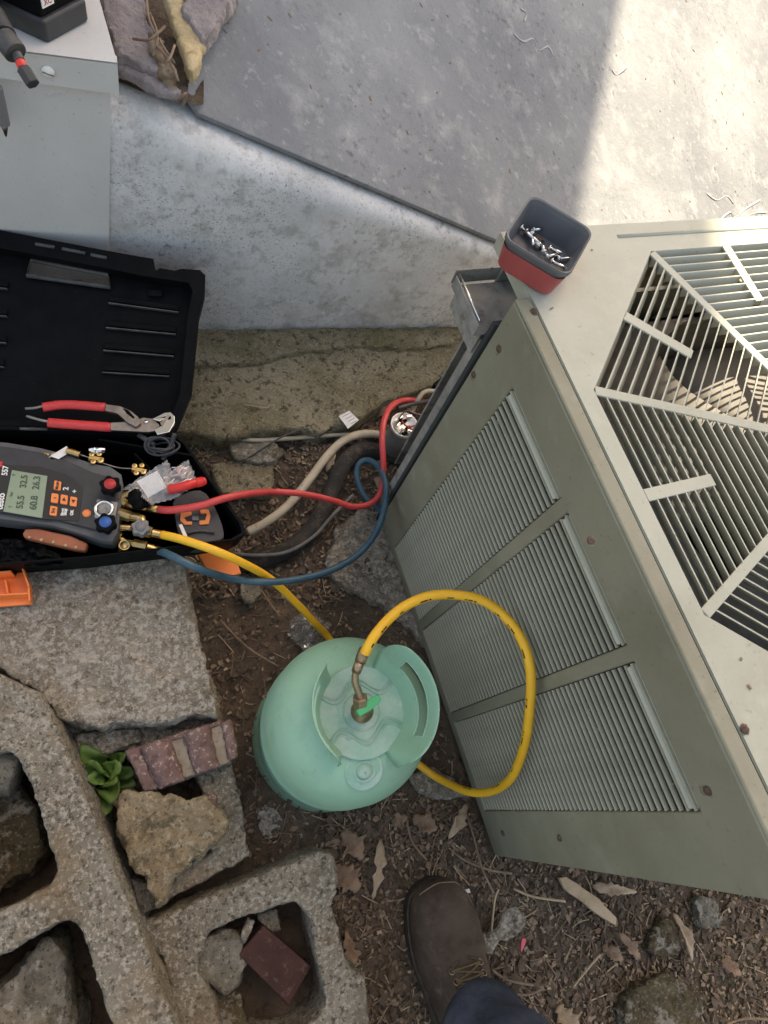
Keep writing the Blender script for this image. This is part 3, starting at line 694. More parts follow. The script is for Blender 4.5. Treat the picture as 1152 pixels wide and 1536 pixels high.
# ================================================================== CAPACITOR
pc = G(607, 637, .155)
cp_ = empty('capacitor', (pc.x, pc.y, .02), 'silver round capacitor with red wires on its terminals in the open compartment', 'capacitor')
q = MB(); q.lathe([(.001, 0), (.027, 0), (.028, .004), (.028, .131)], (pc.x, pc.y, .02), n=36, cap=False); q.build('can', m_can, cp_, smooth=True)
q = MB(); q.lathe([(.0285, -.006), (.0292, .001), (.0275, .002), (.026, -.002), (.001, -.002)], (pc.x, pc.y, .154), n=36, cap=False); q.build('lid', m_cap, cp_, smooth=True)
for x, y, a in ((600, 628, .5), (613, 626, .2), (603, 645, .6), (614, 648, -.3), (597, 638, .9)):
    p = G(x, y, .160); q = MB(); d = V((cos(a), sin(a), 0)); q.box(p, d, UZ.cross(d), UZ, .0055, .0022, .006); q.build('terminal', m_chrome, cp_, bevel=.0006)
for x, y in ((606, 632), (612, 642), (607, 650), (601, 633)):
    p = G(x, y, .155); q = MB(); q.box(p, (1, .4, 0), (-.4, 1, 0), UZ, .005, .003, .003); q.build('terminal_block', m_blk, cp_)
for k, P in enumerate(([(603, 632, .166), (612, 640, .185), (628, 636, .19), (648, 625, .18)], [(610, 640, .165), (622, 645, .185), (636, 636, .19), (652, 628, .18)], [(598, 628, .166), (610, 616, .19), (630, 622, .20), (650, 618, .19)])):
    q = MB(); q.tube([G(*p) for p in P], .0016, 6, 6); q.build('wire', m_wirer if k < 2 else m_brick, cp_, smooth=True)
q = MB(); q.prism(PX([(650, 575), (668, 560), (676, 548), (690, 545), (700, 560), (690, 585), (676, 600), (664, 596)], .14), (0, 0, -.02))
q.build('junction_cover', m_blk, label='broken black plastic cover behind the condenser corner above the capacitor', cat='cover', bevel=.002)

# ================================================================== METAL CABINET (left)
CZ = WP(174, 94, .02).z
cab = empty('metal_cabinet', WP(60, 480, 0), 'pale grey painted sheet metal cabinet with folded lid and slotted bolt at the left', 'cabinet')
FO = .006
def CP(px, py, off=FO): return WP(px, py, off)
c_tr, c_br = CP(167, 138), CP(163, 420); c_tl = CP(-120, 90); c_bl = CP(-120, 420)
q = MB(); q.prism([c_tl, c_tr, c_br, c_bl], -WN*.30); q.build('cabinet_body', m_cabinet, cab, bevel=.002)
lid_f = [CP(0-140, 98, .02), CP(179, 142, .02), CP(176, 94, .02), CP(33, 76, .02), CP(-140, 55, .02)]
q = MB(); q.prism(lid_f, -WN*.0135); 
# lid top runs back horizontally
t0 = lid_f[2]; t1 = lid_f[4]; zc = t0.z
r1 = G(150, 2, zc); dr = (r1-t0).normalized()
top = [t0 + WN*.0 , V((t1.x, t1.y, t1.z)), V((t1.x, t1.y, t1.z)) + dr*.9, t0 + dr*.9]
q.prism(top, (0, 0, -.0025)); q.build('cabinet_lid', m_cabinet, cab, bevel=.0045, seg=4)
bp = CP(72, 107, .0205)
q = MB(); q.lathe([(.0078, 0), (.0076, .002), (.0055, .0045), (.0005, .0055)], bp, WN, 20); bolt = q.build('bolt_head', m_white, cab, smooth=True)
q = MB(); q.box(bp + WN*.0052, WD*cos(.3) - UZ*sin(.3), WN, UZ*cos(.3) + WD*sin(.3), .0068, .0006, .0007); q.build('bolt_slot', m_grey, bolt)
q = MB(); q.tube([CP(x, y, FO+.0006) for x, y in ((68, 141), (74, 145), (85, 140), (93, 142))], .0014, 6, 5, flat=.6); q.build('paint_drip', m_cabinet, cab, smooth=True)

# battery pack on the cabinet
bz = zc
bt = empty('battery_pack', G(72, 66, bz), 'black power tool battery pack standing on the cabinet lid', 'battery')
low = [(72, 67), (133, 33), (95, -60), (-60, -60), (-60, 8), (0, 34)]
lo = PX(low, bz+.001)
H1 = .027
mid = [p + V((0, 0, H1)) for p in lo]
q = MB(); q.loft([lo, mid]); q.build('battery_case', m_blkred, bt, bevel=.004, seg=3)
cen = sum(mid, V())/len(mid)
up0 = [cen + (p-cen)*.93 for p in mid]; up1 = [cen + (p-cen)*.90 + V((0, 0, .03)) for p in mid]
q = MB(); q.loft([up0, up1]); q.build('battery_top', m_blk, bt, bevel=.003)
fd = (up0[1]-up0[0]).normalized(); fn = (fd.cross(UZ)).normalized()
fc = (up0[0] + up1[0])/2
fn = fn if fn.dot(fc-cen) > 0 else -fn
q = MB(); q.box(fc + fd*.0135 + fn*.0015, fd, UZ, fn, .0095, .0052, .0006); q.build('label_plate', m_white, bt)
text('XC', fc + fd*.0135 + fn*.0023, fd, UZ, .009, m_redknob, bt)
text('RED', fc + fd*.034 + fn*.0012, fd, UZ, .0095, m_redknob, bt, bold=.0003)
text('LITHIUM', fc + fd*.060 + fn*.0012, fd, UZ, .0095, m_white, bt, bold=.0002)
# driver chuck with socket bit, reaching over the cabinet edge
dz = zc + .03
dr_ = empty('impact_driver', G(20, 60, dz), 'black impact driver nose with red banded nut socket over the cabinet lid', 'power tool')
P0, P1 = G(-25, 5, dz+.012), G(46, 126, dz-.022)
ax = (P1-P0).normalized(); LL = (P1-P0).length
def seg(a, b_, r0_, r1_, m, name, n=24, bev=0):
    q = MB(); q.lathe([(.0006, a*LL), (r0_, a*LL), (r1_, b_*LL), (.0006, b_*LL)], P0, ax, n); return q.build(name, m, dr_, smooth=n > 8, bevel=bev)
q = MB(); q.lathe([(.0006, -.12), (.028, -.12), (.028, -.02), (.020, .0), (.0006, .0)], P0, ax, 28); q.build('tool_body', m_blk, dr_, smooth=True)
def segp(p, q_, r, m, name, n=24, bev=0, sm=True):
    k = MB(); k.tube([p, q_], r, n); return k.build(name, m, dr_, smooth=False, bevel=bev or .0012)
segp(G(-14, 22, dz+.01), G(5, 56, dz+.004), .0155, m_blkred, 'chuck_collar')
segp(G(5, 56, dz+.004), G(24, 80, dz-.002), .0135, m_blk2, 'chuck_sleeve')
segp(G(24, 80, dz-.002), G(30, 92, dz-.006), .0062, m_blk2, 'bit_shank', 12)
segp(G(30, 92, dz-.006), G(35, 103, dz-.009), .0058, m_redp, 'red_band', 16)
segp(G(35, 103, dz-.009), G(50, 127, dz-.017), .0085, m_blkred, 'nut_socket', 6)
sd = empty('screwdriver', G(2, 150, .60), 'grey shafted cross point bit hanging beside the cabinet front', 'tool')
yb = CP(3, 170, .035)
q = MB(); q.tube([CP(-6, 130, .035), CP(6, 186, .035)], .0075, 14); q.build('bit_holder', m_grey, sd, bevel=.001)
q = MB(); q.tube([CP(6, 186, .035), CP(7.5, 194, .035), CP(9, 204, .035)], lambda t: .0055*(1-t*.75), 8); q.build('bit_tip', m_steel, sd, smooth=True)

# ================================================================== TERRACE DEBRIS (top left)
def rock(name, outl, z, h, m, label, cat='stone', rough=(.005, .008, .03), group=None, j=2.0, step=8, tilt=None):
    q = MB(); P = PX(jag(outl, step, j), z); q.prism(P, (0, 0, -h))
    return q.build(name, m, rough=rough, label=label, cat=cat, group=group)
rock('flagstone', [(150, -10), (212, -20), (216, 20), (228, 45), (246, 85), (262, 112), (240, 108), (205, 90), (178, 82), (168, 60), (158, 30)], .618, .035, m_flag, 'mauve grey flagstone beside the cabinet lid, top left')
rock('flagstone', [(292, -30), (362, -30), (345, 5), (318, 42), (300, 55), (286, 30), (270, 10)], .635, .03, m_flag, 'pinkish flagstone corner tucked behind the slab edge')
rock('tan_board', [(246, -12), (272, -8), (290, 28), (312, 45), (303, 72), (291, 108), (285, 106), (268, 58)], .628, .022, m_tan, 'crumbly tan stone wedge beside the slab corner', rough=(.004, .006, .02))
rock('flagstone', [(172, 86), (205, 100), (244, 114), (272, 134), (262, 142), (225, 124), (176, 102)], .606, .015, m_flag, 'thin mauve stone flake lying on the bright wall top', rough=(.004, .006, .02))
rock('root_clump', [(222, 48), (240, 60), (252, 82), (264, 108), (255, 112), (238, 92), (225, 72)], .628, .03, m_bark, 'brown rotten root clump between the flagstone and tan wedge', cat='root', rough=(.003, .012, .015))
RL = ['pale bent root strand reaching sideways over the mauve flagstone', 'long brown root strand running down beside the tan wedge', 'short thick root strand ending at the slab corner', 'upright root strand at the flagstone edge', 'small curved root strand crossing the brown root clump', 'tiny hooked root strand hanging on the wall top']
for k, P in enumerate(([(200, 58, .63), (222, 60, .645), (236, 50, .65), (247, 40, .65)], [(220, 0, .63), (224, 30, .64), (240, 62, .64), (262, 95, .63)], [(236, 70, .64), (252, 88, .64), (268, 122, .62)], [(225, 20, .62), (236, 52, .645), (230, 84, .63)], [(248, 96, .645), (256, 84, .65), (262, 68, .64)], [(263, 152, .60), (270, 148, .615), (279, 140, .62), (274, 160, .60)])):
    q = MB(); q.tube([G(*p) for p in P], .0019, 6, 6); q.build('root_twig', m_twig, smooth=True, label=RL[k], cat='twig', group='root strands at the top left')

# ================================================================== BLOCKS, SLAB, ROCKS (lower left)
ZA, ZB, ZC, ZS = .20, .12, .10, .17
def jz(pts, z, st=14, j=.8): return PX(jag(pts, st, j), z)
q = MB(); q.prism(jz([(-90, 985), (-10, 1005), (38, 1030), (62, 1040), (100, 1120), (165, 1280), (262, 1530), (330, 1700), (-90, 1760)], ZA), (0, 0, -.2),
  holes=[jz([(-70, 1135), (0, 1128), (17, 1126), (31, 1140), (50, 1190), (69, 1249), (84, 1300), (84, 1316), (72, 1330), (0, 1368), (-60, 1395)], ZA), jz([(-70, 1465), (0, 1435), (94, 1383), (112, 1386), (123, 1402), (167, 1536), (205, 1640), (-50, 1700)], ZA)])
q.build('concrete_block', m_block, rough=(.005, .0060, .03), label='tall grey concrete block with two hollows, at the left edge and highest of the blocks', cat='concrete block', group='hollow concrete blocks')
q = MB(); q.prism(jz([(175, 1400), (330, 1338), (480, 1276), (498, 1280), (509, 1311), (499, 1360), (514, 1419), (527, 1457), (547, 1463), (556, 1536), (575, 1640), (300, 1700), (230, 1560)], ZB), (0, 0, -.125),
  holes=[jz([(312, 1399), (354, 1381), (443, 1350), (461, 1365), (488, 1495), (482, 1521), (440, 1560), (340, 1570), (322, 1500), (297, 1448)], ZB), jz([(219, 1434), (245, 1432), (262, 1530), (285, 1610), (250, 1620)], ZB)])
q.build('concrete_block', m_block, rough=(.005, .0060, .03), label='hollow grey concrete block at bottom centre with a dark red brick inside', cat='concrete block', group='hollow concrete blocks')
q = MB(); q.prism(jz([(-20, 1010), (60, 1010), (318, 1010), (338, 1100), (352, 1160), (376, 1286), (300, 1325), (190, 1385), (150, 1300)], ZC), (0, 0, -.105),
  holes=[jz([(118, 1142), (215, 1118), (290, 1160), (306, 1190), (318, 1258), (312, 1280), (225, 1322), (185, 1318), (160, 1290)], ZC)])
q.build('concrete_block', m_block, rough=(.005, .0060, .03), label='low concrete block holding the green plant and tan rock', cat='concrete block', group='hollow concrete blocks')
q = MB(); q.prism(PX(jag([(-110, 730), (200, 730), (262, 800), (285, 872), (292, 930), (302, 975), (313, 1010), (330, 1076), (285, 1074), (240, 1086), (170, 1084), (150, 1092), (96, 1082), (60, 1040), (0, 1002), (-110, 960)], 9, 2.5), ZS), (0, 0, -.068))
q.build('stone_slab', m_conc, rough=(.005, .010, .04), label='big rough weathered concrete slab under the open tool case', cat='slab')
q = MB(); q.prism(PX(jag([(110, 1100), (150, 1098), (205, 1090), (216, 1112), (165, 1128), (118, 1136)], 8, 2), ZC+.012), (0, 0, -.02))
q.build('mortar_piece', m_conc, rough=(.004, .006, .02), label='flat chip of concrete lying between the slab and the mauve brick', cat='stone')
# tan rock
q = MB(); P = PX(jag([(176, 1192), (188, 1184), (232, 1194), (280, 1200), (308, 1196), (334, 1214), (341, 1244), (330, 1268), (290, 1290), (262, 1316), (246, 1348), (238, 1356), (226, 1344), (214, 1318), (192, 1290), (180, 1250), (172, 1220)], 7, 2.5), .158)
q.prism(P, (0, 0, -.05)); q.build('rock', m_rock, rough=(.004, .012, .03), label='jagged tan rock lying across the low block below the mauve brick', cat='rock')
# scalloped brick
br = empty('scalloped_brick', G(265, 1135, .11), 'mauve scalloped edging brick with mortar in its grooves, beside the green plant', 'brick')
bzt = .150
A0, A1, A2, A3 = G(192, 1128, bzt), G(334, 1083, bzt), G(346, 1142, bzt), G(222, 1188, bzt)
q = MB(); q.prism([A0, A1, A2, A3], (0, 0, -.035)); q.build('brick_body', m_brickm, br, rough=(.003, .003, .015))
ex = (A1-A0); ey = (A3-A0)
def BQ(u, v, z=0): 
    p = A0.lerp(A1, u).lerp(A3.lerp(A2, u), v); return V((p.x, p.y, bzt+z))
for u0, u1 in ((.12, .44), (.56, .86), (.97, 1.10)):
    rings = []
    for v in (-.02, 1.03) if u0 < .9 else (.0, .95):
        c = BQ((u0+u1)/2, v, .0); hw = (BQ(u1, v)-BQ(u0, v))/2; ring = []
        for k in range(13):
            a = pi*k/12; ring.append(c - hw*cos(a) + UZ*(sin(a)*hw.length*.85))
        ring += [c + hw - UZ*.03, c - hw - UZ*.03]; rings.append(ring)
    q = MB(); q.loft(rings); q.build('scallop', m_brick, br, rough=(.003, .003, .012))
q = MB(); q.prism([BQ(-.02, -.06, .004), BQ(.98, -.06, .004), BQ(.98, .06, .004), BQ(.12, .06, .004), BQ(.10, 1.0, .004), BQ(-.03, .98, .004)], (0, 0, -.036)); q.build('brick_edge', m_brick, br, rough=(.003, .003, .012))
rock('brick', [(296, 1196), (322, 1188), (330, 1215), (305, 1215)], .125, .02, m_brick, 'small mauve brick chip between the tan rock and scalloped brick', cat='brick', rough=(.003, .003, .012))
# inside the hollows
rock('rock', [(300, 1410), (335, 1396), (366, 1400), (368, 1440), (360, 1482), (335, 1492), (305, 1470), (296, 1440)], .085, .06, m_stone, 'grey rock in the hollow beside the dark red brick')
rock('rock', [(312, 1488), (362, 1490), (372, 1536), (360, 1580), (310, 1580)], .06, .05, m_mossst, 'greenish rock at the bottom of the hollow below the dark red brick')
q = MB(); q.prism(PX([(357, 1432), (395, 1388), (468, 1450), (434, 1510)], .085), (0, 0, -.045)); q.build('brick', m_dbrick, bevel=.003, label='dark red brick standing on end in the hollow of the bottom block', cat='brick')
rock('stone', [(385, 1372), (418, 1362), (420, 1395), (398, 1402)], .06, .03, m_stone, 'small grey stone wedged above the dark red brick', rough=(.004, .006, .02))
q = MB(); q.prism(PX(jag([(372, 1378), (384, 1382), (374, 1404), (366, 1414), (360, 1408)], 6, 1.5), .092), (0, 0, -.012)); q.build('mortar_piece', m_conc, rough=(.003, .004, .015), label='thin grey splinter leaning over the hollow beside the red brick', cat='stone')
rock('rock', [(-40, 1500), (0, 1478), (38, 1440), (66, 1410), (82, 1418), (92, 1460), (112, 1536), (110, 1640), (-40, 1660)], .13, .12, m_stone, 'large pale rock filling the lower hollow of the left block', rough=(.005, .016, .05))
rock('rock', [(-50, 1185), (20, 1180), (50, 1215), (66, 1270), (46, 1306), (0, 1335), (-50, 1350)], .085, .08, m_mossst, 'brown mossy rock deep in the upper hollow of the left block', rough=(.005, .016, .05))
q = MB(); q.tube([G(-40, 1150, .14), G(28, 1160, .14)], .032, 16); q.build('pipe_stub', m_stone, label='grey rounded stone at the top of the left block hollow', cat='stone', smooth=True)
# plant in the low block
pl_ = empty('green_plant', G(150, 1165, .04), 'small leafy green plant growing in the low concrete block', 'plant')
def leaf(parent, base, tip, wd, m, curl=.25, name='leaf', n=8, ret=False, wav=0, rag=0):
    base = V(base); tip = V(tip); d = tip-base; L_ = d.length; t = d.normalized(); s_ = t.cross(UZ).normalized() if abs(t.z) < .95 else V((1, 0, 0)); u = s_.cross(t)
    vs = []; fs = []
    for i in range(n+1):
        a = i/n; wq = wd*sin(pi*min(1, a*.94+.04))**.75*(1-.15*a)*(1 + (rag*noise.noise(V((a*9+base.x*90, base.y*70, 0))))); c = base + d*a + u*(curl*L_*sin(pi*a)*.5)
        for j in (-1, -.5, 0, .5, 1):
            vs.append(c + s_*(j*wq) + u*(abs(j)*wq*.35 + wav*wq*sin(a*9+j*3)))
    for i in range(n):
        for j in range(4): p = i*5+j; fs.append((p, p+1, p+6, p+5))
    q = MB(); q.add(vs, fs)
    if ret: return q
    return q.build(name, m, parent, smooth=True, solid=.0006)
for (x0_, y0_, z0_, x1_, y1_, z1_, wd) in ((158, 1160, .07, 122, 1118, .125, .017), (158, 1160, .07, 136, 1140, .14, .018), (160, 1162, .08, 182, 1146, .13, .016), (160, 1165, .08, 130, 1168, .125, .014), (162, 1168, .07, 176, 1172, .125, .014), (158, 1170, .06, 150, 1232, .10, .019), (162, 1165, .06, 172, 1205, .11, .017), (168, 1160, .07, 202, 1160, .10, .011), (168, 1168, .06, 204, 1178, .09, .012), (158, 1165, .06, 144, 1212, .085, .014), (165, 1150, .06, 190, 1130, .10, .012), (150, 1150, .07, 148, 1120, .11, .012)):
    p0 = G(x0_, y0_, z0_); p1 = G(x1_, y1_, z1_); leaf(pl_, p0.lerp(p1, .12), p1, wd*1.12, m_leafg, .25, wav=.30, rag=.5, n=12)
    q = MB(); q.tube([G(160, 1175, .02), p0, p0.lerp(p1, .3)], .0012, 5, 3); q.build('stem', m_leafg, pl_, smooth=True)

# ================================================================== TOOL CASE
KZ, KR_ = ZS+.004, .236
case = empty('tool_case', G(150, 750, KZ), 'open black plastic tool case, lid leaning back against the painted wall', 'tool case')
cb = [(-120, 636), (262, 650), (278, 662), (366, 786), (370, 800), (352, 810), (240, 824), (120, 838), (-120, 856)]
outP = PX(cb, KR_)
cc = sum(outP, V())/len(outP)
inn = [cc + (p-cc)*.955 for p in outP]
low_ = [cc + (p-cc)*.93 for p in outP]; low_ = [V((p.x, p.y, KZ)) for p in low_]
lowi = [V((p.x, p.y, KZ+.005)) for p in [cc + (q_-cc)*.90 for q_ in outP]]
q = MB(); q.loft([lowi, inn, outP, low_], caps=False, closed=True)
q.f.append(tuple(range(len(cb)))); q.build('case_base', m_blk, case, bevel=.002)
q = MB(); q.prism(lowi, (0, 0, -.003)); q.build('case_floor', m_blk, case)
# lid
h0 = G(0, 642, KR_); h1 = G(265, 650, KR_); tp = WP(300, 408, .075)
LN = (h1-h0).cross(tp-h0).normalized(); LN = LN if LN.dot(C0-h0) > 0 else -LN
def LP(px, py, off=0.0): return PL(px, py, h0 + LN*off, LN)
lo_ = [(-120, 640), (-120, 322), (0, 345), (150, 374), (205, 384), (230, 388), (233, 406), (240, 402), (262, 406), (272, 403), (300, 405), (308, 413), (307, 440), (298, 475), (294, 520), (287, 590), (268, 636), (262, 648)]
inr = [(-120, 630), (-120, 352), (0, 372), (150, 400), (215, 414), (283, 424), (289, 436), (281, 480), (277, 525), (270, 590), (255, 632)]
hw_ = [(47, 390), (162, 412), (166, 431), (40, 413)]
q = MB(); q.prism([LP(x, y, -.035) for x, y in lo_], -LN*.004, holes=[[LP(x, y, -.035) for x, y in hw_]]); q.build('lid_panel', m_blk, case)
q = MB(); q.prism([LP(x, y, 0) for x, y in lo_], -LN*.036, holes=[[LP(x, y, 0) for x, y in inr]]); q.build('lid_rim', m_blk, case, bevel=.0035, seg=3)
q = MB(); q.tube([LP(x, y, -.028) for x, y in hw_], .004, 8, closed=True); q.build('handle_frame', m_blk2, case, smooth=True)
for (a_, b_) in (((53, 366), (82, 371)), ((93, 373), (128, 380)), ((136, 382), (160, 387))):
    q = MB(); q.tube([LP(*a_, .0), LP(*b_, .0)], .0028, 8); q.build('handle_rib', m_blk2, case, smooth=True)
for (a_, b_) in (((163, 455), (268, 469)), ((159, 492), (264, 502)), ((155, 526), (261, 535)), ((153, 559), (254, 565)), ((-60, 426), (12, 434)), ((-60, 470), (11, 475)), ((-60, 511), (10, 515)), ((-60, 549), (6, 551))):
    pa, pb = LP(*a_, -.031), LP(*b_, -.031); d = pb-pa
    q = MB(); q.box((pa+pb)/2, d, LN.cross(d), LN, d.length/2, .0010, .0045); q.build('lid_rib', m_blk2, case, bevel=.0008)  # ribs greyed to paint the highlights along their edges
    q = MB(); n2 = LN.cross(d).normalized(); q.prism([pa + n2*.004 - LN*.003, pb + n2*.004 - LN*.003, pb + n2*.013 - LN*.003, pa + n2*.013 - LN*.003], LN*.003); q.build('lid_flute', m_blk, case, bevel=.001)
# latch notch and hinge
q = MB(); q.box(LP(233, 440, -.028), (h1-h0), LN.cross(h1-h0), LN, .012, .006, .004); q.build('latch', m_blk, case, bevel=.002)
q = MB(); q.tube([G(-100, 640, KR_+.002), G(250, 649, KR_+.002)], .004, 8); q.build('hinge', m_blk, case, smooth=True)
for x in (30, 45, 150, 190):
    q = MB(); q.tube([G(x, 643, KR_+.006), G(x+26, 644, KR_+.006)], .0025, 8); q.build('hinge_knuckle', m_blk2, case, smooth=True)
# divider inside the base
q = MB(); q.box(G(215, 700, .205), G(200, 735, .2)-G(130, 665, .2), UZ.cross(G(200, 735, .2)-G(130, 665, .2)), UZ, .02, .0015, .02); q.build('divider', m_blk, case)
q = MB(); pa, pb = G(150, 668, .215), G(290, 692, .215); q.box((pa+pb)/2, pb-pa, UZ.cross(pb-pa), UZ, (pb-pa).length/2, .002, .022); q.build('divider', m_blk, case, bevel=.001)

# --- pliers
zp = .252
pli = empty('pliers', G(150, 628, zp), 'red handled tongue and groove pliers lying on the case hinge', 'pliers')
q = MB(); q.tube([G(64, 611, zp+.012), G(100, 607, zp+.012), G(158, 611, zp+.012)], .0078, 12, 6, flat=.7); q.build('grip', m_grip, pli, smooth=True)
q = MB(); q.tube([G(72, 634, zp+.006), G(110, 637, zp+.006), G(168, 641, zp+.004)], .0082, 12, 6, flat=.7); q.build('grip', m_grip, pli, smooth=True)
q = MB(); q.tube([G(38, 613, zp+.012), G(52, 612, zp+.012), G(70, 608, zp+.012)], .0026, 8, 4); q.build('handle_end', m_steel, pli, smooth=True)
q = MB(); q.tube([G(40, 624, zp+.008), G(60, 630, zp+.008), G(76, 633, zp+.006)], .0026, 8, 4); q.build('handle_end', m_steel, pli, smooth=True)
q = MB(); q.prism(PX([(158, 606), (180, 609), (196, 616), (208, 626), (212, 634), (204, 640), (192, 634), (176, 620), (158, 616)], zp+.016), (0, 0, -.006), holes=[PX([(184, 612), (192, 615), (202, 626), (200, 628), (190, 620)], zp+.016)]); q.build('upper_jaw_arm', m_steel, pli, bevel=.001)
q = MB(); q.prism(PX([(166, 634), (200, 632), (214, 626), (230, 628), (240, 638), (234, 646), (222, 648), (166, 645)], zp+.010), (0, 0, -.006)); q.build('lower_jaw_arm', m_steel, pli, bevel=.001)
q = MB(); q.prism(PX([(228, 628), (246, 619), (256, 618), (262, 624), (262, 634), (254, 648), (236, 652), (232, 644), (246, 636), (250, 626), (240, 632)], zp+.014), (0, 0, -.009)); q.build('jaw', m_chrome, pli, bevel=.001)
q = MB(); q.prism(PX([(240, 634), (252, 622), (255, 623), (244, 640)], zp+.0165), (0, 0, -.004)); q.build('jaw_teeth', m_steel, pli)
q = MB(); q.lathe([(.0035, 0), (.003, .0015), (.0005, .002)], G(219, 633, zp+.0105), UZ, 12); q.build('pivot', m_chrome, pli, smooth=True)

# --- manifold gauge
GZ = .252
ga = empty('manifold_gauge', G(90, 740, GZ-.04), 'digital manifold gauge with green screen and orange buttons lying in the case', 'gauge')
gb = [(-60, 658), (10, 664), (60, 672), (100, 682), (140, 696), (165, 700), (182, 712), (184, 726), (182, 755), (176, 800), (168, 812), (150, 810), (120, 800), (80, 788), (0, 778), (-60, 770)]
q = MB(); q.prism(PX(gb, GZ-.006), (0, 0, -.034)); q.build('bumper', m_rim, ga, bevel=.004, seg=3)
gf = [(-60, 664), (10, 670), (60, 678), (98, 690), (138, 708), (160, 714), (174, 722), (176, 745), (168, 792), (150, 796), (118, 788), (80, 778), (0, 766), (-60, 760)]
q = MB(); q.prism(PX(gf, GZ), (0, 0, -.02)); q.build('housing', m_gaugeb, ga, bevel=.002, seg=3)
gp = [(-50, 690), (0, 696), (12, 697), (60, 700), (100, 712), (124, 730), (118, 782), (60, 778), (-2, 768), (-50, 760)]
q = MB(); q.prism(PX(gp, GZ+.0012), (0, 0, -.003)); q.build('face_plate', m_gauge2, ga, bevel=.0008)
sc = [(18, 705), (71, 714), (63, 777), (5, 767)]
q = MB(); q.prism(PX(sc, GZ+.0022), (0, 0, -.002)); q.build('screen', m_lcd, ga)
up = (G(20, 740, GZ) - G(60, 747, GZ)); rt = (G(16, 700, GZ)-G(6, 766, GZ))
for s_, x, y, sz_ in (('55.5', 31, 753, .0128), ('32.5', 36, 722, .0128), ('60.8', 51, 754, .0135), ('26.3', 55, 724, .0135)):
    text(s_, G(x, y, GZ+.0026), rt, up, sz_, m_lcdt, ga, 'digits', bold=.0003)
for s_, x, y, sz_ in (('bar', 17, 741, .006), ('P', 21, 712, .006), ('T', 16, 760, .006)):
    text(s_, G(x, y, GZ+.0026), rt, up, sz_, m_lcdt, ga, 'digits')
text('557', G(8, 706, GZ+.002), rt, up, .011, m_white, ga, bold=.0003)
text('testo', G(1, 752, GZ+.002), rt, up, .013, m_white, ga, bold=.0003)
def btn(poly, name='button'):
    q = MB(); q.prism(PX(poly, GZ+.0042), (0, 0, -.004)); return q.build(name, m_orgb, ga, bevel=.0008)
bts = [((86, 728), 'Mode'), ((82, 747), '::'), ((80, 766), 'Set'), ((96, 749), '◄'), ((110, 752), '►')]
ur = rt.normalized(); uu = up.normalized()
for (x, y), t_ in bts:
    c = G(x, y, GZ+.0042); q = MB(); q.prism(rrect(c, ur, uu, .0076, .0050, .0015, 3), (0, 0, -.004)); q.build('button', m_orgb, ga, bevel=.0006)
    if t_ in ('Mode', 'Set', '::'): text(t_, c + UZ*.0003, rt, up, .0062, m_gauge2, ga, 'button_print', bold=.0002)
    else:
        s_ = 1 if t_ == '◄' else -1
        q = MB(); q.prism([c + ur*(.0035)*s_ + UZ*.0003, c - ur*.0025*s_ + uu*.003 + UZ*.0003, c - ur*.0025*s_ - uu*.003 + UZ*.0003], (0, 0, -.0003)); q.build('button_arrow', m_gauge2, ga)
for t_, x, y, s_ in (('2', 99, 733, .011), ('+', 112, 737, .010), ('Start', 94, 768, .006), ('Stop', 98, 768, .006), ('OK', 108, 769, .006)):
    text(t_, G(x, y, GZ+.0018), rt, up, s_, m_white, ga, 'face_print', bold=.0003)
q = MB(); q.lathe([(.0062, -.002), (.0062, .001), (.0005, .0013)], G(130, 770, GZ+.0005), UZ, 20); q.build('round_badge', m_orgb, ga, smooth=True)
q = MB(); q.prism(PX([(145, 748), (177, 753), (171, 782), (141, 776)], GZ+.003), (0, 0, -.006)); q.build('valve_block', m_galv, ga, bevel=.002)
q = MB(); q.lathe([(.0145, 0), (.0145, .0015), (.0105, .002), (.0100, -.001), (.0005, -.001)], G(156, 763, GZ+.003), UZ, 28); q.build('sight_glass_ring', m_chrome, ga, smooth=True)
q = MB(); q.lathe([(.0095, 0), (.0095, .0008), (.006, .0025), (.0005, .0035)], G(156, 763, GZ+.0025), UZ, 24); q.build('sight_glass', m_galv, ga, smooth=True)
def knob(px, py, z, axis, r, m, h=.018, par=None, lobes=6, body=None):
    c = G(px, py, z); ax = V(axis).normalized(); e1 = ax.orthogonal().normalized(); e2 = ax.cross(e1); par = par or ga
    ring = lambda zz, k: [c + ax*zz + (e1*cos(a) + e2*sin(a))*(r*k*(1 + .11*cos(lobes*a))) for a in [2*pi*i/48 for i in range(48)]]
    q = MB(); q.loft([ring(-h, .78), ring(-h*.8, .92), ring(-.003, 1), ring(0, .9)]); q.build('knob', body or m_blk, par, smooth=False, bevel=.0006)
    q = MB(); q.lathe([(r*.60, -.001), (r*.58, .0012), (.0005, .0016)], c, ax, 24); q.build('knob_cap', m, par, smooth=True)
knob(165, 726, GZ+.026, (0, 0, 1), .0150, m_redknob)
knob(158, 783, GZ+.026, (.0, 0, 1), .0150, m_blueknob)
knob(211, 790, GZ+.010, (.1, -.05, 1), .0135, m_grey, body=m_grey)
knob(214, 746, GZ+.006, (.9, .2, .6), .0165, m_blk)
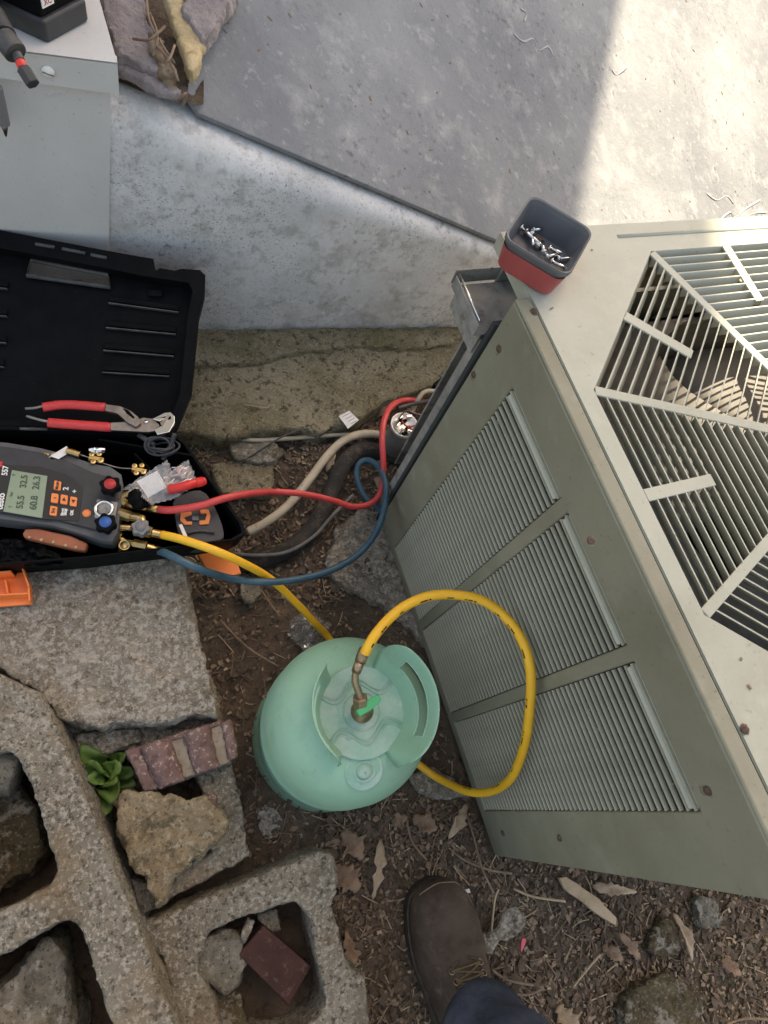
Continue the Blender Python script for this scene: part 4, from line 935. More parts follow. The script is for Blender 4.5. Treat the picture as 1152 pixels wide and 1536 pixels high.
# brass ports
for P, r_ in (([(176, 748, .238), (200, 738, .242), (205, 732, .25)], .006), ([(178, 770, .238), (196, 775, .238)], .0095), ([(174, 790, .225), (200, 792, .225)], .006), ([(172, 803, .215), (183, 806, .215)], .008), ([(183, 806, .215), (182, 832, .20)], .0055), ([(190, 758, .235), (222, 762, .236)], .006), ([(196, 775, .238), (212, 778, .245), (212, 790, .245)], .007), ([(212, 790, .235), (222, 797, .228)], .0075), ([(176, 748, .238), (190, 757, .24)], .008)):
    q = MB(); q.tube([G(*p) for p in P], r_, 8 if r_ > .007 else 12, 3); q.build('brass_port', m_brass, ga, smooth=r_ < .007, bevel=0 if r_ < .007 else .0006)
q = MB(); q.lathe([(.0095, 0), (.0095, .004), (.0065, .0055), (.006, .003), (.0005, .003)], G(186, 818, .222), (.3, -.3, 1), 20); q.build('port_ring', m_brass, ga, smooth=True)
# hanging handle on the gauge (brown-orange)
q = MB(); q.prism(PX([(33, 800), (38, 793), (60, 793), (105, 803), (132, 815), (128, 826), (112, 824), (70, 814), (36, 806)], .238), (0, 0, -.014)); o = q.build('hook_handle', m_rustor, ga, bevel=.003, seg=3)
for x, y in ((44, 806), (62, 810), (80, 813), (98, 818), (114, 821)):
    q = MB(); q.lathe([(.0025, 0), (.002, .001), (.0005, .0013)], G(x, y, .239), UZ, 8); q.build('handle_stud', m_straw, ga, smooth=True)

# --- fittings and tags at the back of the case
def fitting(px, py, z, label):
    c = G(px, py, z); e = empty('brass_fitting', c, label, 'fitting', 'small brass fittings')
    q = MB(); q.tube([c - V((.011, -.002, 0)), c + V((.011, -.003, 0))], .006, 6); q.build('nut', m_brass, e, bevel=.0006)
    for dx, dy in ((-.007, .006), (.004, .007), (.007, -.005), (-.004, -.007)):
        q = MB(); q.lathe([(.0042, 0), (.0042, .004), (.0015, .0045), (.0005, .003)], c + V((dx, dy, .002)), UZ, 8); q.build('port', m_brass, e, bevel=.0004)
fitting(77, 690, .245, 'brass tee fitting above the screen of the gauge')
fitting(145, 689, .245, 'brass tee fitting above the red knob of the gauge')
fitting(209, 706, .240, 'brass fitting half under the clear bag')
q = MB(); q.prism(PX([(72, 686), (100, 669), (105, 678), (82, 692)], .252), (0, 0, -.0008)); q.build('paper_tag', m_paper, label='folded white tag between the brass fittings', cat='tag')
q = MB(); q.prism(PX([(-30, 686), (24, 683), (25, 691), (-30, 692)], .248), (0, 0, -.006)); q.build('white_strip', m_paper, label='white plastic strip at the left end of the case', cat='strip', bevel=.001)
q = MB(); q.prism(PX([(-30, 694), (4, 692), (2, 700), (-30, 701)], .255), (0, 0, -.006)); q.build('red_strip', m_redp, label='red plastic end at the left of the gauge', cat='strip', bevel=.001)
q = MB(); q.tube([G(100, 676, .252), G(120, 682, .252)], .0055, 10); q.build('brass_tube', m_brass, label='short brass tube beside the white tag', cat='fitting', bevel=.0008)
q = MB(); q.tube([G(134, 676, .250), G(158, 676, .250)], .006, 16); q.tube([G(140, 676, .250), G(144, 676, .250)], .0068, 16); q.build('steel_coupler', m_chrome, label='chrome cylindrical coupler at the back of the case', cat='coupler', smooth=True)
q = MB(); q.tube([G(25, 686, .246), G(50, 685, .246), G(70, 684, .246)], .002, 6, 4); q.tube([G(120, 682, .248), G(138, 688, .246), G(158, 696, .245), G(180, 702, .244), G(205, 703, .244)], .0014, 6, 4); q.build('wire', m_steel, smooth=True, label='thin steel wire linking the brass fittings', cat='wire')
# black leads coiled at the case corner
ct = G(243, 672, .245)
le_ = empty('test_leads', ct, 'coiled black test leads in the back corner of the case', 'cable')
for k in range(6):
    a0_ = random.random()*6; rx = random.uniform(.012, .026); P = [ct + V((rx*cos(a)*1.1 + .004*sin(k), rx*sin(a)*.7, .004*k*.6 + .004*sin(a*2+k))) for a in [a0_ + 2*pi*i/14 for i in range(14)]]
    q = MB(); q.tube(P, .0018, 6, 3, closed=True); q.build('lead', m_blkred, le_, smooth=True)
q = MB(); q.tube([G(208, 652, .25), G(232, 668, .25)], .0045, 10); q.build('probe', m_blkred, le_, smooth=True)
q = MB(); q.tube([G(262, 650, .26), G(256, 668, .25), G(244, 690, .24)], .004, 8, 4); q.build('probe', m_blkred, le_, smooth=True)

# --- clear bag with copper pieces, red marker
def crumple(outl, z, amp, m, nx=26, ny=20, fr=30, seed=0, sharp=1.0):
    xs = [p[0] for p in outl]; ys = [p[1] for p in outl]; poly = outl
    def inside(x, y):
        c = False; j = len(poly)-1
        for i in range(len(poly)):
            xi, yi = poly[i]; xj, yj = poly[j]
            if (yi > y) != (yj > y) and x < (xj-xi)*(y-yi)/(yj-yi)+xi: c = not c
            j = i
        return c
    q = MB(); vs = []; fs = []
    for j in range(ny+1):
        for i in range(nx+1):
            x = min(xs)+(max(xs)-min(xs))*i/nx; y = min(ys)+(max(ys)-min(ys))*j/ny
            nz = noise.noise(V((x*fr*.001+seed, y*fr*.001, 0))) + .6*noise.noise(V((x*fr*.0026+seed, y*fr*.0026, 2)))
            vs.append(G(x + 3*noise.noise(V((x*.05, y*.05, seed))), y, z + amp*(abs(nz)*2-.5 if sharp > 1 else nz)))
    for j in range(ny):
        for i in range(nx):
            x = min(xs)+(max(xs)-min(xs))*(i+.5)/nx; y = min(ys)+(max(ys)-min(ys))*(j+.5)/ny
            if inside(x, y): a = j*(nx+1)+i; fs.append((a, a+1, a+nx+2, a+nx+1))
    used = sorted({i for f in fs for i in f}); mp = {k: n for n, k in enumerate(used)}
    q.add([vs[k] for k in used], [tuple(mp[i] for i in f) for f in fs]); return q
bag = empty('plastic_bag', G(235, 722, .24), 'clear zip bag of small copper pieces lying in the case', 'bag')
crumple([(184, 733), (250, 690), (258, 706), (283, 690), (296, 726), (262, 748), (228, 757), (212, 744)], .262, .006, None, 40, 30, 60).build('bag_film', m_bag, bag, smooth=True)
q = MB(); q.prism(PX([(205, 722), (236, 706), (250, 730), (222, 746)], .250), (0, 0, -.002)); q.build('bag_label', m_paper, bag)
q = MB(); q.tube([G(233, 700, .266), G(250, 740, .264)], .0012, 6); q.build('bag_seal', m_bag, bag, smooth=True)
for k in range(26):
    x = random.uniform(248, 284); y = random.uniform(700, 724) - (x-266)*.12; a = random.uniform(-.4, 1.2); L_ = random.uniform(.005, .008)
    c = G(x, y, .252 + random.random()*.006); d = V((cos(a), sin(a), random.uniform(-.2, .2)))*L_
    q = MB(); q.tube([c-d, c+d], .0017, 6); q.build('copper_piece', m_copper if k % 3 else m_chrome, bag, smooth=True)
mk = empty('red_marker', G(280, 728, .262), 'bright red plastic cap tube lying on the clear bag', 'marker')
q = MB(); ma, mb_ = G(252, 735, .272), G(304, 722, .272); q.tube([ma, ma.lerp(mb_, .5), mb_], .0072, 16); q.lathe([(.0072, 0), (.0066, .003), (.0045, .0055), (.0005, .0065)], mb_, mb_-ma, 16); q.build('tube', m_redp, mk, smooth=True)
q = MB(); q.tube([ma.lerp(mb_, .82), ma.lerp(mb_, 1.0)], .0078, 16); q.build('tube_cap', m_redp, mk, bevel=.0008)

# --- clamp meter: black with orange keypad
me_ = empty('clamp_meter', G(300, 780, .18), 'black and orange meter standing in the right end of the case', 'meter')
q = MB(); q.prism(PX(smoothpoly([(262, 748), (300, 735), (322, 760), (336, 800), (326, 812), (284, 818), (268, 800), (262, 770)], 3), .228), (0, 0, -.035)); q.build('meter_body', m_blkred, me_, bevel=.003)
for poly in ([(271, 768), (286, 766), (288, 772), (276, 776), (280, 782), (288, 782), (288, 787), (277, 787), (270, 780)], [(300, 764), (313, 764), (316, 774), (313, 786), (299, 787), (299, 781), (308, 780), (310, 770), (301, 770)]):
    q = MB(); q.prism(PX(poly, .2315), (0, 0, -.004)); q.build('keypad', m_orgb, me_, bevel=.0006)
q = MB(); q.prism(PX([(288, 774), (298, 774), (298, 780), (288, 780)], .2325), (0, 0, -.004)); q.build('button', m_grey, me_, bevel=.0006)
q = MB(); q.tube([G(280, 800, .232), G(300, 796, .232), G(322, 799, .232)], .0022, 8, 3); q.build('meter_ridge', m_blk2, me_, smooth=True)
q = MB(); q.prism(PX([(268, 787), (273, 786), (281, 804), (276, 806)], .238), (0, 0, -.002)); q.build('paper_strip', m_paper, label='narrow white strip sticking up beside the meter', cat='strip')
# orange pieces
oc_ = empty('orange_cover', G(330, 850, .02), 'orange plastic cover lying on the soil under the hoses', 'cover')
op = [(294, 826), (318, 821), (352, 836), (361, 860), (330, 868), (312, 856)]
q = MB(); q.prism(PX(op, .125), (0, 0, -.004), ); q.build('cover_top', m_org, oc_, bevel=.001)
q = MB(); P = PX(op, .121); P2 = [p + V((0, 0, -.025)) for p in PX([(298, 830), (318, 826), (348, 839), (356, 858), (330, 864), (314, 854)], .121)]; q.loft([P, P2], caps=False); q.build('cover_side', m_org, oc_, solid=.002)
oh = empty('orange_holder', G(20, 890, ZS), 'bright orange plastic holder on the slab at the left edge', 'holder')
zq = ZS+.035
q = MB(); q.prism(PX([(-50, 872), (22, 866), (28, 854), (37, 853), (48, 884), (48, 906), (-50, 914)], ZS+.010), (0, 0, -.005)); q.build('holder_base', m_org, oh, bevel=.001)
for a_, b_, hh in (((-50, 872), (24, 866), .030), ((26, 856), (37, 854), .034), ((-50, 900), (46, 895), .018), ((37, 854), (48, 886), .022), ((47, 886), (48, 906), .018), ((12, 874), (16, 896), .016)):
    pa, pb = G(*a_, ZS+.01), G(*b_, ZS+.01); d = pb-pa
    q = MB(); q.box((pa+pb)/2 + UZ*hh/2, d, UZ.cross(d), UZ, d.length/2, .0014, hh/2); q.build('holder_wall', m_org, oh, bevel=.0006)
# dark plastic wrap in the case front
crumple([(-40, 812), (20, 808), (60, 815), (90, 832), (96, 848), (60, 850), (-40, 846)], .222, .010, None, 40, 20, 50, 4, 2).build('dark_bag', m_blk, smooth=True, solid=.0008, label='crumpled dark plastic bag in the front left of the case', cat='bag')
# clear wrap by the cylinder and foil scrap
crumple([(428, 944), (440, 926), (462, 905), (470, 915), (480, 925), (492, 935), (498, 958), (480, 972), (455, 975), (440, 962)], .040, .022, None, 17, 17, 110, 2, 2).build('plastic_wrap', m_film, smooth=False, label='crumpled clear plastic wrap under the yellow hose behind the cylinder', cat='plastic wrap')
crumple([(384, 1216), (398, 1208), (412, 1214), (428, 1232), (414, 1256), (398, 1258), (388, 1238)], .012, .004, None, 24, 24, 120, 5, 2).build('paper_scrap', m_scrap, label='crumpled pale paper scrap on the soil left of the cylinder base', cat='scrap')
# paper label on the ledge and zip tie
pt = empty('paper_label', G(523, 628, LZ+.004), 'small white paper label lying at the ledge corner', 'label')
q = MB(); q.prism(PX([(508, 624), (524, 616), (538, 630), (522, 643)], LZ+.014), (0, 0, -.0008)); q.build('paper', m_paper, pt)
for k in range(4):
    a = G(513+k*4.2, 625.5+k*3.6, LZ+.0144); b_ = G(526+k*3.2, 619+k*3.8, LZ+.0144); q = MB(); q.box(a.lerp(b_, .5), b_-a, UZ.cross(b_-a), UZ, (b_-a).length*.42, .0005, .0002); q.build('print_line', m_grey, pt)
q = MB(); q.tube([G(x, y, z) for x, y, z in ((366, 607, LZ+.004), (385, 610, LZ+.006), (400, 612, LZ+.006), (404, 608, LZ+.006), (412, 608, LZ+.006), (410, 613, LZ+.004))], .0013, 6, 5); q.build('plant_tie', m_straw, smooth=True, label='thin pale twisted tie on the mossy footing', cat='tie')

# ================================================================== TRAY OF SCREWS
trz = AH + .001
tr = empty('parts_tray', G(805, 385, AH), 'small red and black tray of loose screws on the condenser corner', 'tray')
rim = [(795, 293), (889, 352), (851, 420), (752, 362)]
R4 = PX(rim, trz+.042)
ctr = sum(R4, V())/4; exx = ((R4[1]-R4[0]) + (R4[2]-R4[3])).normalized(); hx_ = ((R4[1]-R4[0]).length + (R4[2]-R4[3]).length)/4
eyy = UZ.cross(exx); hy_ = ((R4[3]-R4[0]).length + (R4[2]-R4[1]).length)/4
def ringt(k, z, r=.014): c = V((ctr.x, ctr.y, trz + z)); return rrect(c, exx, eyy, hx_*k, hy_*k, r, 5)
q = MB(); q.loft([ringt(.80, 0), ringt(.86, .003), ringt(.95, .034)], caps=False); q.build('tray_body', m_trayr, tr, bevel=0, smooth=False)
q = MB(); q.loft([ringt(.83, .008), ringt(.93, .038), ringt(.985, .040), ringt(1.0, .044), ringt(.985, .047), ringt(.945, .046), ringt(.915, .040), ringt(.80, .010)], caps=False)
q.add(ringt(.80, .0105), [tuple(range(24))]); q.build('tray_liner', m_trayd, tr, smooth=False)
random.seed(21)
def ts(p, d, L_, r, m):
    s = MB(); d = V(d).normalized(); s.tube([p, p + d*L_], r, 8); s.lathe([(r*2.1, 0), (r*2.0, -.0012), (r*1.0, -.0026), (.0003, -.003)], p, d, 12); return s
ssp = [(790, 348, -60, .018), (783, 342, -58, .016), (797, 352, -100, .017), (825, 372, -30, .016), (820, 385, 20, .016), (838, 388, 8, .022), (828, 392, -25, .022), (815, 378, 80, .014), (806, 368, 40, .010), (800, 345, 10, .010)]
SLB = ['topmost', 'uppermost left', 'upper inner', 'long right-hand', 'lower middle', 'rightmost level', 'lowest long', 'middle upright', 'middle slanting', 'short upper right']
for si, (x, y, a, L_) in enumerate(ssp):
    p = G(x, y, trz+.015 + random.random()*.004); a = radians(a); s = ts(p, (cos(a), sin(a), random.uniform(-.05, .2)), L_*1.25, .0022, None)
    s.build('screw', m_chrome, smooth=True, label=SLB[si] + ' bright metal screw lying in the parts tray', cat='screw', group='loose screws in the tray')
for (x, y), hl_ in zip(((806, 358), (811, 362), (812, 371), (830, 384)), ('topmost', 'second from top', 'third from top', 'lowest')):
    p = G(x, y, trz+.0125); s = MB(); s.lathe([(.0045, 0), (.0045, .002), (.002, .0035), (.0005, .003)], p, (random.uniform(-.3, .3), random.uniform(-.3, .3), 1), 6)
    s.build('screw', m_rust, label='rusty dark hex screw in the parts tray, ' + hl_, cat='screw', group='rusty screws in the tray', bevel=.0004)

# ================================================================== BOOT AND TROUSER LEG
tip = G(648, 1316, .04); hl = G(722, 1640, .04)
FD = (hl-tip); FD.z = 0; FL = .315; FD.normalize(); FS = V((FD.y, -FD.x, 0)); FS = FS if FS.x > 0 else -FS
T0 = V((tip.x, tip.y, 0))
ppl = empty('person', T0 + FD*.2, 'person standing, only a brown laced work boot and navy trouser leg showing', 'person')
def half(u, outer):   # half width of the sole
    pts = [(0, .0), (.02, .026), (.06, .043), (.12, .053), (.25, .060), (.36, .060), (.5, .051), (.65, .043), (.8, .042), (.92, .038), (.98, .022), (1, 0)]
    for (a, b_), (c, d) in zip(pts, pts[1:]):
        if a <= u <= c: 
            t = (u-a)/(c-a); v = b_ + (d-b_)*t; break
    return v*(1.0 if outer else .95)
US = [0, .004, .015, .035, .06, .09, .13, .18, .24, .30, .36, .43, .5, .58, .66, .74, .82, .89, .94, .975, .992, 1]
def sole(z0_, z1_, k, m, name):
    out = [T0 + FD*(u*FL) + FS*(half(u, 1)*k) for u in US] + [T0 + FD*(u*FL) - FS*(half(u, 0)*k) for u in US[-2:0:-1]]
    q = MB(); q.prism([V((p.x, p.y, z1_)) for p in out], (0, 0, z0_-z1_)); return q.build(name, m, ppl, bevel=.002)
sole(.004, .030, 1.05, m_sole, 'boot_sole'); sole(.030, .036, 1.08, m_leather, 'boot_welt')
# upper lofted in cross sections
secs = []
hts = [(0.004, .020), (.03, .040), (.07, .052), (.13, .060), (.20, .064), (.28, .070), (.36, .082), (.44, .100), (.50, .120), (.56, .15)]
q = MB(); rings = []
def upper(u):
    for (a, b_), (c, d) in zip(hts, hts[1:]):
        if a <= u <= c: return b_ + (d-b_)*(u-a)/(c-a)
    return .15 if u > .5 else .02
for u in [0.006, .02, .04, .07, .11, .14, .16, .18, .20, .22, .24, .26, .28, .30, .32, .34, .36, .38, .40, .42, .44, .46, .49, .52, .58, .66, .76, .86, .95, .985]:
    h_ = upper(u); w_ = half(u, 1)*.98; c = T0 + FD*(u*FL); ring = []
    pw = 2.6 if u < .35 else 2.1
    for k in range(21):
        a = pi*k/20; sx = cos(a); sy = sin(a)
        x = abs(sx)**(2/pw)*(1 if sx > 0 else -1)*w_*(1-.30*max(0, (u-.3))*sy); z = .032 + abs(sy)**(2/pw)*h_*(1 + .04*sx)
        cr = (.003*noise.noise(V((x*25, u*22, z*20))) - .0025*max(0, sin(u*95 + x*20))**3)*(1 if .16 < u < .5 else .25)
        ring.append(c + FS*x + UZ*(z+cr))
    rings.append(ring)
q.loft(rings); q.build('boot_upper', m_leather, ppl, smooth=True)
def top_at(u, s_):  # point on upper
    h_ = upper(u); w_ = half(u, 1)*.98; a = math.acos(max(-1, min(1, s_))); sy = sin(a)
    pw = 2.6 if u < .35 else 2.1
    x = abs(s_)**(2/pw)*(1 if s_ > 0 else -1)*w_*(1-.30*max(0, (u-.3))*sy); return T0 + FD*(u*FL) + FS*x + UZ*(.032 + sy**(2/pw)*h_*(1+.04*s_))
# tongue, facing edges, laces, eyelets
for sg in (-1, 1):
    q = MB(); q.tube([top_at(.345, sg*.10), top_at(.37, sg*.35), top_at(.42, sg*.46), top_at(.50, sg*.50), top_at(.56, sg*.52)], .0028, 8, 5, flat=.8); q.build('facing_edge', m_leather, ppl, smooth=True)
q = MB(); q.tube([top_at(.05 + .02*0, -.85), top_at(.03, -.5), top_at(.022, 0), top_at(.03, .5), top_at(.05, .85), top_at(.12, .97), top_at(.2, .985)], .0012, 6, 5); q.build('welt_stitch', m_twig, ppl, smooth=True)
ey_ = []
for u in (.375, .415, .455, .495):
    for sg in (-1, 1):
        p = top_at(u, sg*.40) + UZ*.003; ey_.append(p)
        q = MB(); q.tube([p + FS*.004*cos(a) + (FD*.5+UZ*.6).normalized()*.005*sin(a) for a in [2*pi*k/12 for k in range(12)]], .0010, 6, closed=True); q.build('eyelet', m_brassd, ppl, smooth=True)
for i in range(0, 6, 2):
    for (a, b_) in ((ey_[i], ey_[i+1]), (ey_[i], ey_[i+3]), (ey_[i+1], ey_[i+2])):
        mdp = (a+b_)/2 + UZ*.006; q = MB(); q.tube([a, mdp + V((random.uniform(-.002, .002), random.uniform(-.002, .002), 0)), b_], .0016, 6, 5); q.build('lace', m_lace, ppl, smooth=True)
# trouser leg
q = MB(); rings = []
an = top_at(.50, 0)
for i in range(49):
    t = i/48; c = V((an.x, an.y, 0)) + FD*(.040 + .25*t) - FS*.010 - FS*.0 + UZ*(.150 + .68*t); r_ = .074 + .026*t
    ring = []
    dr2 = (FD*.25 + UZ*.72).normalized(); e2 = FS; e1 = dr2.cross(e2)
    for k in range(36):
        a = 2*pi*k/36; n_ = .010*noise.noise(V((cos(a)*1.6, sin(a)*1.6, t*7))) + .0055*sin(t*46 + 2.8*sin(a+.6))*(1-t)
        ring.append(c + (e2*cos(a) + e1*sin(a))*(r_ + n_))
    rings.append(ring)
q.loft(rings, caps=False); q.build('trouser_leg', m_jean, ppl, smooth=True, solid=.002)

# ================================================================== LITTER
random.seed(5)
def blocked(x, y):
    p = V((x, y, 0)) - AO; a = p.dot(AU); b_ = p.dot(AV)
    if -.0 < a < AD and b0-.05 < b_ < AW: return True
    if hypot(x-CX, y-CY) < .09: return True
    return False
def scatter(n, kind, m, name, zone, size):
    q = MB(); c = 0
    while c < n:
        px, py = zone(); p = G(px, py, 0)
        if blocked(p.x, p.y): continue
        c += 1
        s_ = random.uniform(*size); a = random.uniform(0, 2*pi); z = gz(p.x, p.y) + random.uniform(.001, .009)
        d = V((cos(a), sin(a), random.uniform(-.25, .25))).normalized(); e = UZ.cross(d).normalized(); u = d.cross(e)
        o = V((p.x, p.y, z))
        if kind == 'leaf':
            wq = s_*random.uniform(.35, .8); k = random.uniform(-.3, .5)*s_
            vs = [o - d*s_ , o - d*s_*.3 + e*wq + UZ*k*.6, o + d*s_*.5 + e*wq*random.uniform(.2, .9), o + d*s_, o + d*s_*.3 - e*wq*random.uniform(.5, 1) + UZ*k, o - d*s_*.5 - e*wq*.7, o + UZ*(.002)]
            q.add(vs, [(0, 1, 6), (1, 2, 6), (2, 3, 6), (3, 4, 6), (4, 5, 6), (5, 0, 6)])
        elif kind == 'twig':
            r_ = random.uniform(.0006, .0015); bnd = e*s_*random.uniform(-.25, .25)
            P = [o - d*s_, o + bnd*.8, o + d*s_]
            q.tube(P, r_, 3)
        else:
            q.box(o, d, e, u, s_, s_*random.uniform(.25, .7), s_*random.uniform(.08, .3))
    return q.build(name, m, kind='stuff', origin=(0, 0, 0))
def zr(x0, y0, x1, y1): return lambda: (random.uniform(x0, x1), random.uniform(y0, y1))
def zmix():
    r = random.random()
    if r < .62: return random.uniform(490, 1240), random.uniform(1190, 1640)
    if r < .80: return random.uniform(285, 640), random.uniform(640, 900)
    if r < .92: return random.uniform(280, 700), random.uniform(850, 1300)
    return random.uniform(250, 700), random.uniform(600, 700)
scatter(3400, 'leaf', m_darkl, 'rotten_leaf_litter', zmix, (.004, .013))
scatter(1300, 'leaf', m_leafd, 'dry_leaf_litter', zmix, (.002, .008))
scatter(5200, 'chip', m_bark, 'bark_litter', zmix, (.0010, .0050))
scatter(700, 'chip', m_straw, 'pale_chip_litter', zmix, (.001, .004))
scatter(1500, 'twig', m_twig, 'twig_litter', zmix, (.006, .028))
scatter(500, 'twig', m_straw, 'straw_litter', zmix, (.006, .024))
scatter(1800, 'chip', m_darkl, 'soil_crumbs', zmix, (.002, .006))
scatter(500, 'chip', m_conc, 'gravel_litter', zmix, (.0015, .005))
# moss carpet bottom right
scatter(420, 'leaf', m_moss, 'moss_patches', lambda: (random.gauss(1120, 60), random.gauss(1480, 60)), (.002, .004))
# stones and pieces one can tell apart
rock('stone', [(722, 1405), (748, 1388), (762, 1362), (776, 1358), (792, 1380), (776, 1404), (752, 1414), (738, 1432), (724, 1428)], .022, .02, m_conc, 'grey concrete chip right of the boot', rough=(.003, .005, .02))
rock('stone', [(945, 1490), (975, 1470), (1020, 1466), (1052, 1490), (1060, 1536), (1040, 1570), (960, 1570), (938, 1530)], .035, .035, m_mossst, 'mossy white blotched stone at the bottom right', rough=(.004, .012, .03))
rock('stone', [(975, 1400), (1000, 1378), (1024, 1392), (1020, 1430), (990, 1440), (972, 1425)], .025, .025, m_mossst, 'small mossy stone above the blotched one', rough=(.004, .010, .025))
rock('stone', [(1040, 1350), (1070, 1345), (1086, 1368), (1080, 1392), (1052, 1390)], .022, .02, m_stone, 'pale grey stone below the condenser edge on the right', rough=(.004, .010, .025))
q = MB(); q.prism(PX(jag([(838, 1318), (850, 1314), (900, 1350), (926, 1378), (924, 1388), (905, 1378), (866, 1348), (846, 1334)], 10, 1.2), .020), (0, 0, -.009)); q.build('wood_splinter', m_wood, bevel=.0015, label='long pale wood splinter lying below the condenser', cat='wood')
rock('brick', [(316, 696), (352, 690), (412, 694), (410, 738), (360, 742), (330, 740)], .060, .03, m_ledge, 'sunken mossy paving brick right of the tool case', cat='brick', rough=(.005, .006, .03))
rock('stone', [(345, 664), (372, 658), (412, 662), (428, 680), (410, 694), (352, 690)], .072, .025, m_stone, 'flat grey broken stone under the black wire', rough=(.004, .006, .02))
rock('concrete_pad', [(505, 790), (540, 762), (600, 770), (640, 860), (680, 960), (640, 965), (600, 930), (560, 900), (512, 880), (490, 840)], .018, .03, m_conc, 'rough concrete pad edge between the blue hose and condenser', cat='pad', rough=(.006, .014, .04))
rock('stone', [(615, 1160), (650, 1152), (700, 1180), (706, 1196), (650, 1198), (622, 1186)], .016, .015, m_conc, 'flat grey stone under the yellow hose beside the cylinder', rough=(.004, .006, .02))
rock('stone', [(360, 872), (385, 868), (396, 890), (376, 905), (358, 895)], .03, .02, m_stone, 'small round stone under the orange cover', rough=(.004, .006, .02))
lfl = [(572, 1258, 560, 1350, .010, m_leafp, 'long narrow pale leaf standing beside the boot'), (700, 1206, 672, 1258, .011, m_leafp, 'curled tan leaf near the condenser corner'), (1012, 1370, 1036, 1440, .009, m_leafp, 'narrow tan leaf between the mossy stones'), (838, 1510, 868, 1560, .017, m_leafp, 'broad tan leaf at the bottom edge right of the trouser leg'), (515, 1245, 545, 1290, .018, m_leafd, 'broad mauve brown leaf below the cylinder'), (502, 1300, 540, 1335, .020, m_leafd, 'curled brown leaf by the block corner'), (520, 1395, 528, 1455, .014, m_leafd, 'dark curled leaf in the notch of the block'), (485, 720, 497, 690, .008, m_leafp, 'small orange tan leaf under the white conduit'), (560, 640, 590, 615, .014, m_leafd, 'crumpled brown leaf beside the paper label'), (890, 1330, 955, 1338, .010, m_leafp, 'pale leaf under the condenser bottom edge'), (620, 1226, 655, 1245, .016, m_leafd, 'ragged brown leaf above the boot toe'), (1080, 1440, 1110, 1462, .012, m_leafd, 'brown leaf beside the moss at the right'), (590, 1235, 612, 1225, .013, m_leafd, 'torn tan leaf just below the cylinder'), (905, 1420, 935, 1440, .012, m_leafd, 'folded brown leaf right of the pink scrap'), (960, 1440, 930, 1400, .011, m_leafd, 'brown leaf beside the small mossy stone')]
for (x0_, y0_, x1_, y1_, wd, m, lab) in lfl:
    a = G(x0_, y0_, .014); b_ = G(x1_, y1_, .022); a.z += gz(a.x, a.y); b_.z += gz(b_.x, b_.y)
    leaf(None, a, b_, wd, m, random.uniform(.1, .35), ret=True, wav=.35, rag=1.1, n=14).build('dry_leaf', m, smooth=True, solid=.0006, label=lab, cat='leaf', group='fallen leaves on the soil')
twl = [([(676, 1275), (700, 1292), (735, 1305), (768, 1310)], 'bent reddish twig crossing above the boot'), ([(770, 1333), (800, 1345), (848, 1352)], 'thin pale twig left of the wood splinter'), ([(700, 1220), (712, 1260), (722, 1300), (740, 1340)], 'long thin twig below the condenser corner'), ([(737, 1398), (742, 1350), (748, 1334)], 'short pale stick above the concrete chip'), ([(738, 1455), (762, 1470), (800, 1478)], 'curved grey twig right of the boot laces'), ([(750, 1490), (790, 1492), (812, 1484)], 'straight grey twig beside the trouser leg'), ([(1090, 1536), (1120, 1528), (1160, 1530)], 'thick grey stick at the bottom right corner'), ([(860, 1480), (880, 1455), (900, 1432)], 'split pale stick right of the boot'), ([(610, 1230), (618, 1262), (640, 1290)], 'dark twig between cylinder and boot'), ([(330, 930), (370, 970), (418, 1000)], 'dark stick on the soil right of the slab'), ([(388, 880), (405, 905), (420, 925)], 'brown stick crossing under the yellow hose'), ([(540, 735), (560, 712), (590, 690)], 'brown stick beside the black pipe'), ([(640, 600), (600, 655), (560, 640)], 'grey twig between the capacitor and red hose')]
for P, lab in twl:
    q = MB(); q.tube([G(x, y, .018 + .004*k) for k, (x, y) in enumerate(P)], .0021, 6, 6); q.build('twig', m_twig if 'pale' not in lab else m_straw, smooth=True, label=lab, cat='twig', group='twigs on the soil')
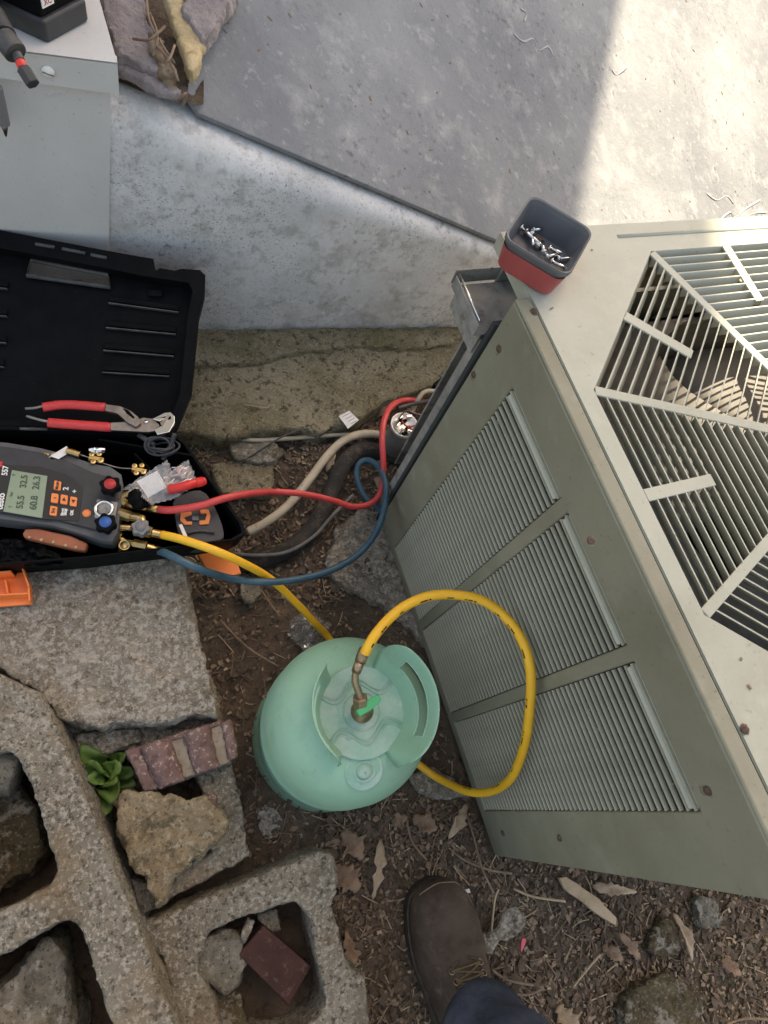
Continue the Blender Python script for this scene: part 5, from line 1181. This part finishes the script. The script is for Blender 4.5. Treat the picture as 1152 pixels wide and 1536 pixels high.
q = MB(); q.tube([G(700, 440, .30), G(712, 470, .24), G(722, 515, .16)], .0022, 6, 4); q.tube([G(690, 460, .26), G(704, 480, .22), G(716, 490, .20)], .0016, 6, 4); q.tube([G(722, 466, .25), G(714, 478, .22)], .0014, 6, 2); q.build('branch', m_twig, smooth=True, label='forked grey twig standing against the wall behind the condenser frame', cat='twig')
q = MB(); q.prism(PX(smoothpoly([(782, 1416), (784, 1408), (789, 1409), (787, 1418), (782, 1428)], 3), .022), (0, 0, -.003)); q.build('pink_scrap', m_pink, label='tiny pink plastic scrap on the soil right of the boot', cat='plastic scrap')
q = MB(); q.prism(PX([(688, 1334), (696, 1331), (697, 1335), (704, 1333), (706, 1339), (688, 1341)], .022), (0, 0, -.004)); q.build('white_chip', m_white, label='tiny cream chip beside the toe of the boot', cat='chip')

# ================================================================== SHADE HOUSE (unseen, added to cast the shade from behind the wall)
def toy(p): 
    t = (5.0-p.y)/SUN.y; r = p + SUN*t; return r.x, r.z
pts = [toy(SP(930, 0)), toy(SP(870, 320)), toy(G(1020, 328, AH)), toy(G(1152, 533, AH))]
mx = sum(p[0] for p in pts)/4; mz = sum(p[1] for p in pts)/4
sl_ = sum((p[0]-mx)*(p[1]-mz) for p in pts)/sum((p[1]-mz)**2 for p in pts)
ex_ = lambda z: mx + sl_*(z-mz)
hs = empty('shade_house', (-1, 6, 0), 'unseen pale sided house shape added to shade the yard', 'house')
q = MB(); q.prism([V((-5, 5, -.2)), V((ex_(-.2), 5, -.2)), V((ex_(9.2), 5, 9.2)), V((-5, 5, 9.2))], (0, 5, 0)); q.build('shade_house_wall', m_house, hs)
q = MB(); q.prism([V((ex_(6.85)+.001, 5, 6.85)), V((8.0, 5, 6.85)), V((8.0, 5, 8.6)), V((ex_(8.6)+.001, 5, 8.6))], (0, .15, 0)); q.build('sun_block_panel', m_house, hs)  # unseen panel added to block sun from the near part of the cap
q = MB(); q.prism([V((-5.2, 4.9, 9.2)), V((ex_(9.2), 4.9, 9.2)), V((-1.2, 4.9, 11.6))], (0, 5.2, 0)); q.build('shade_house_roof', m_roof, hs)
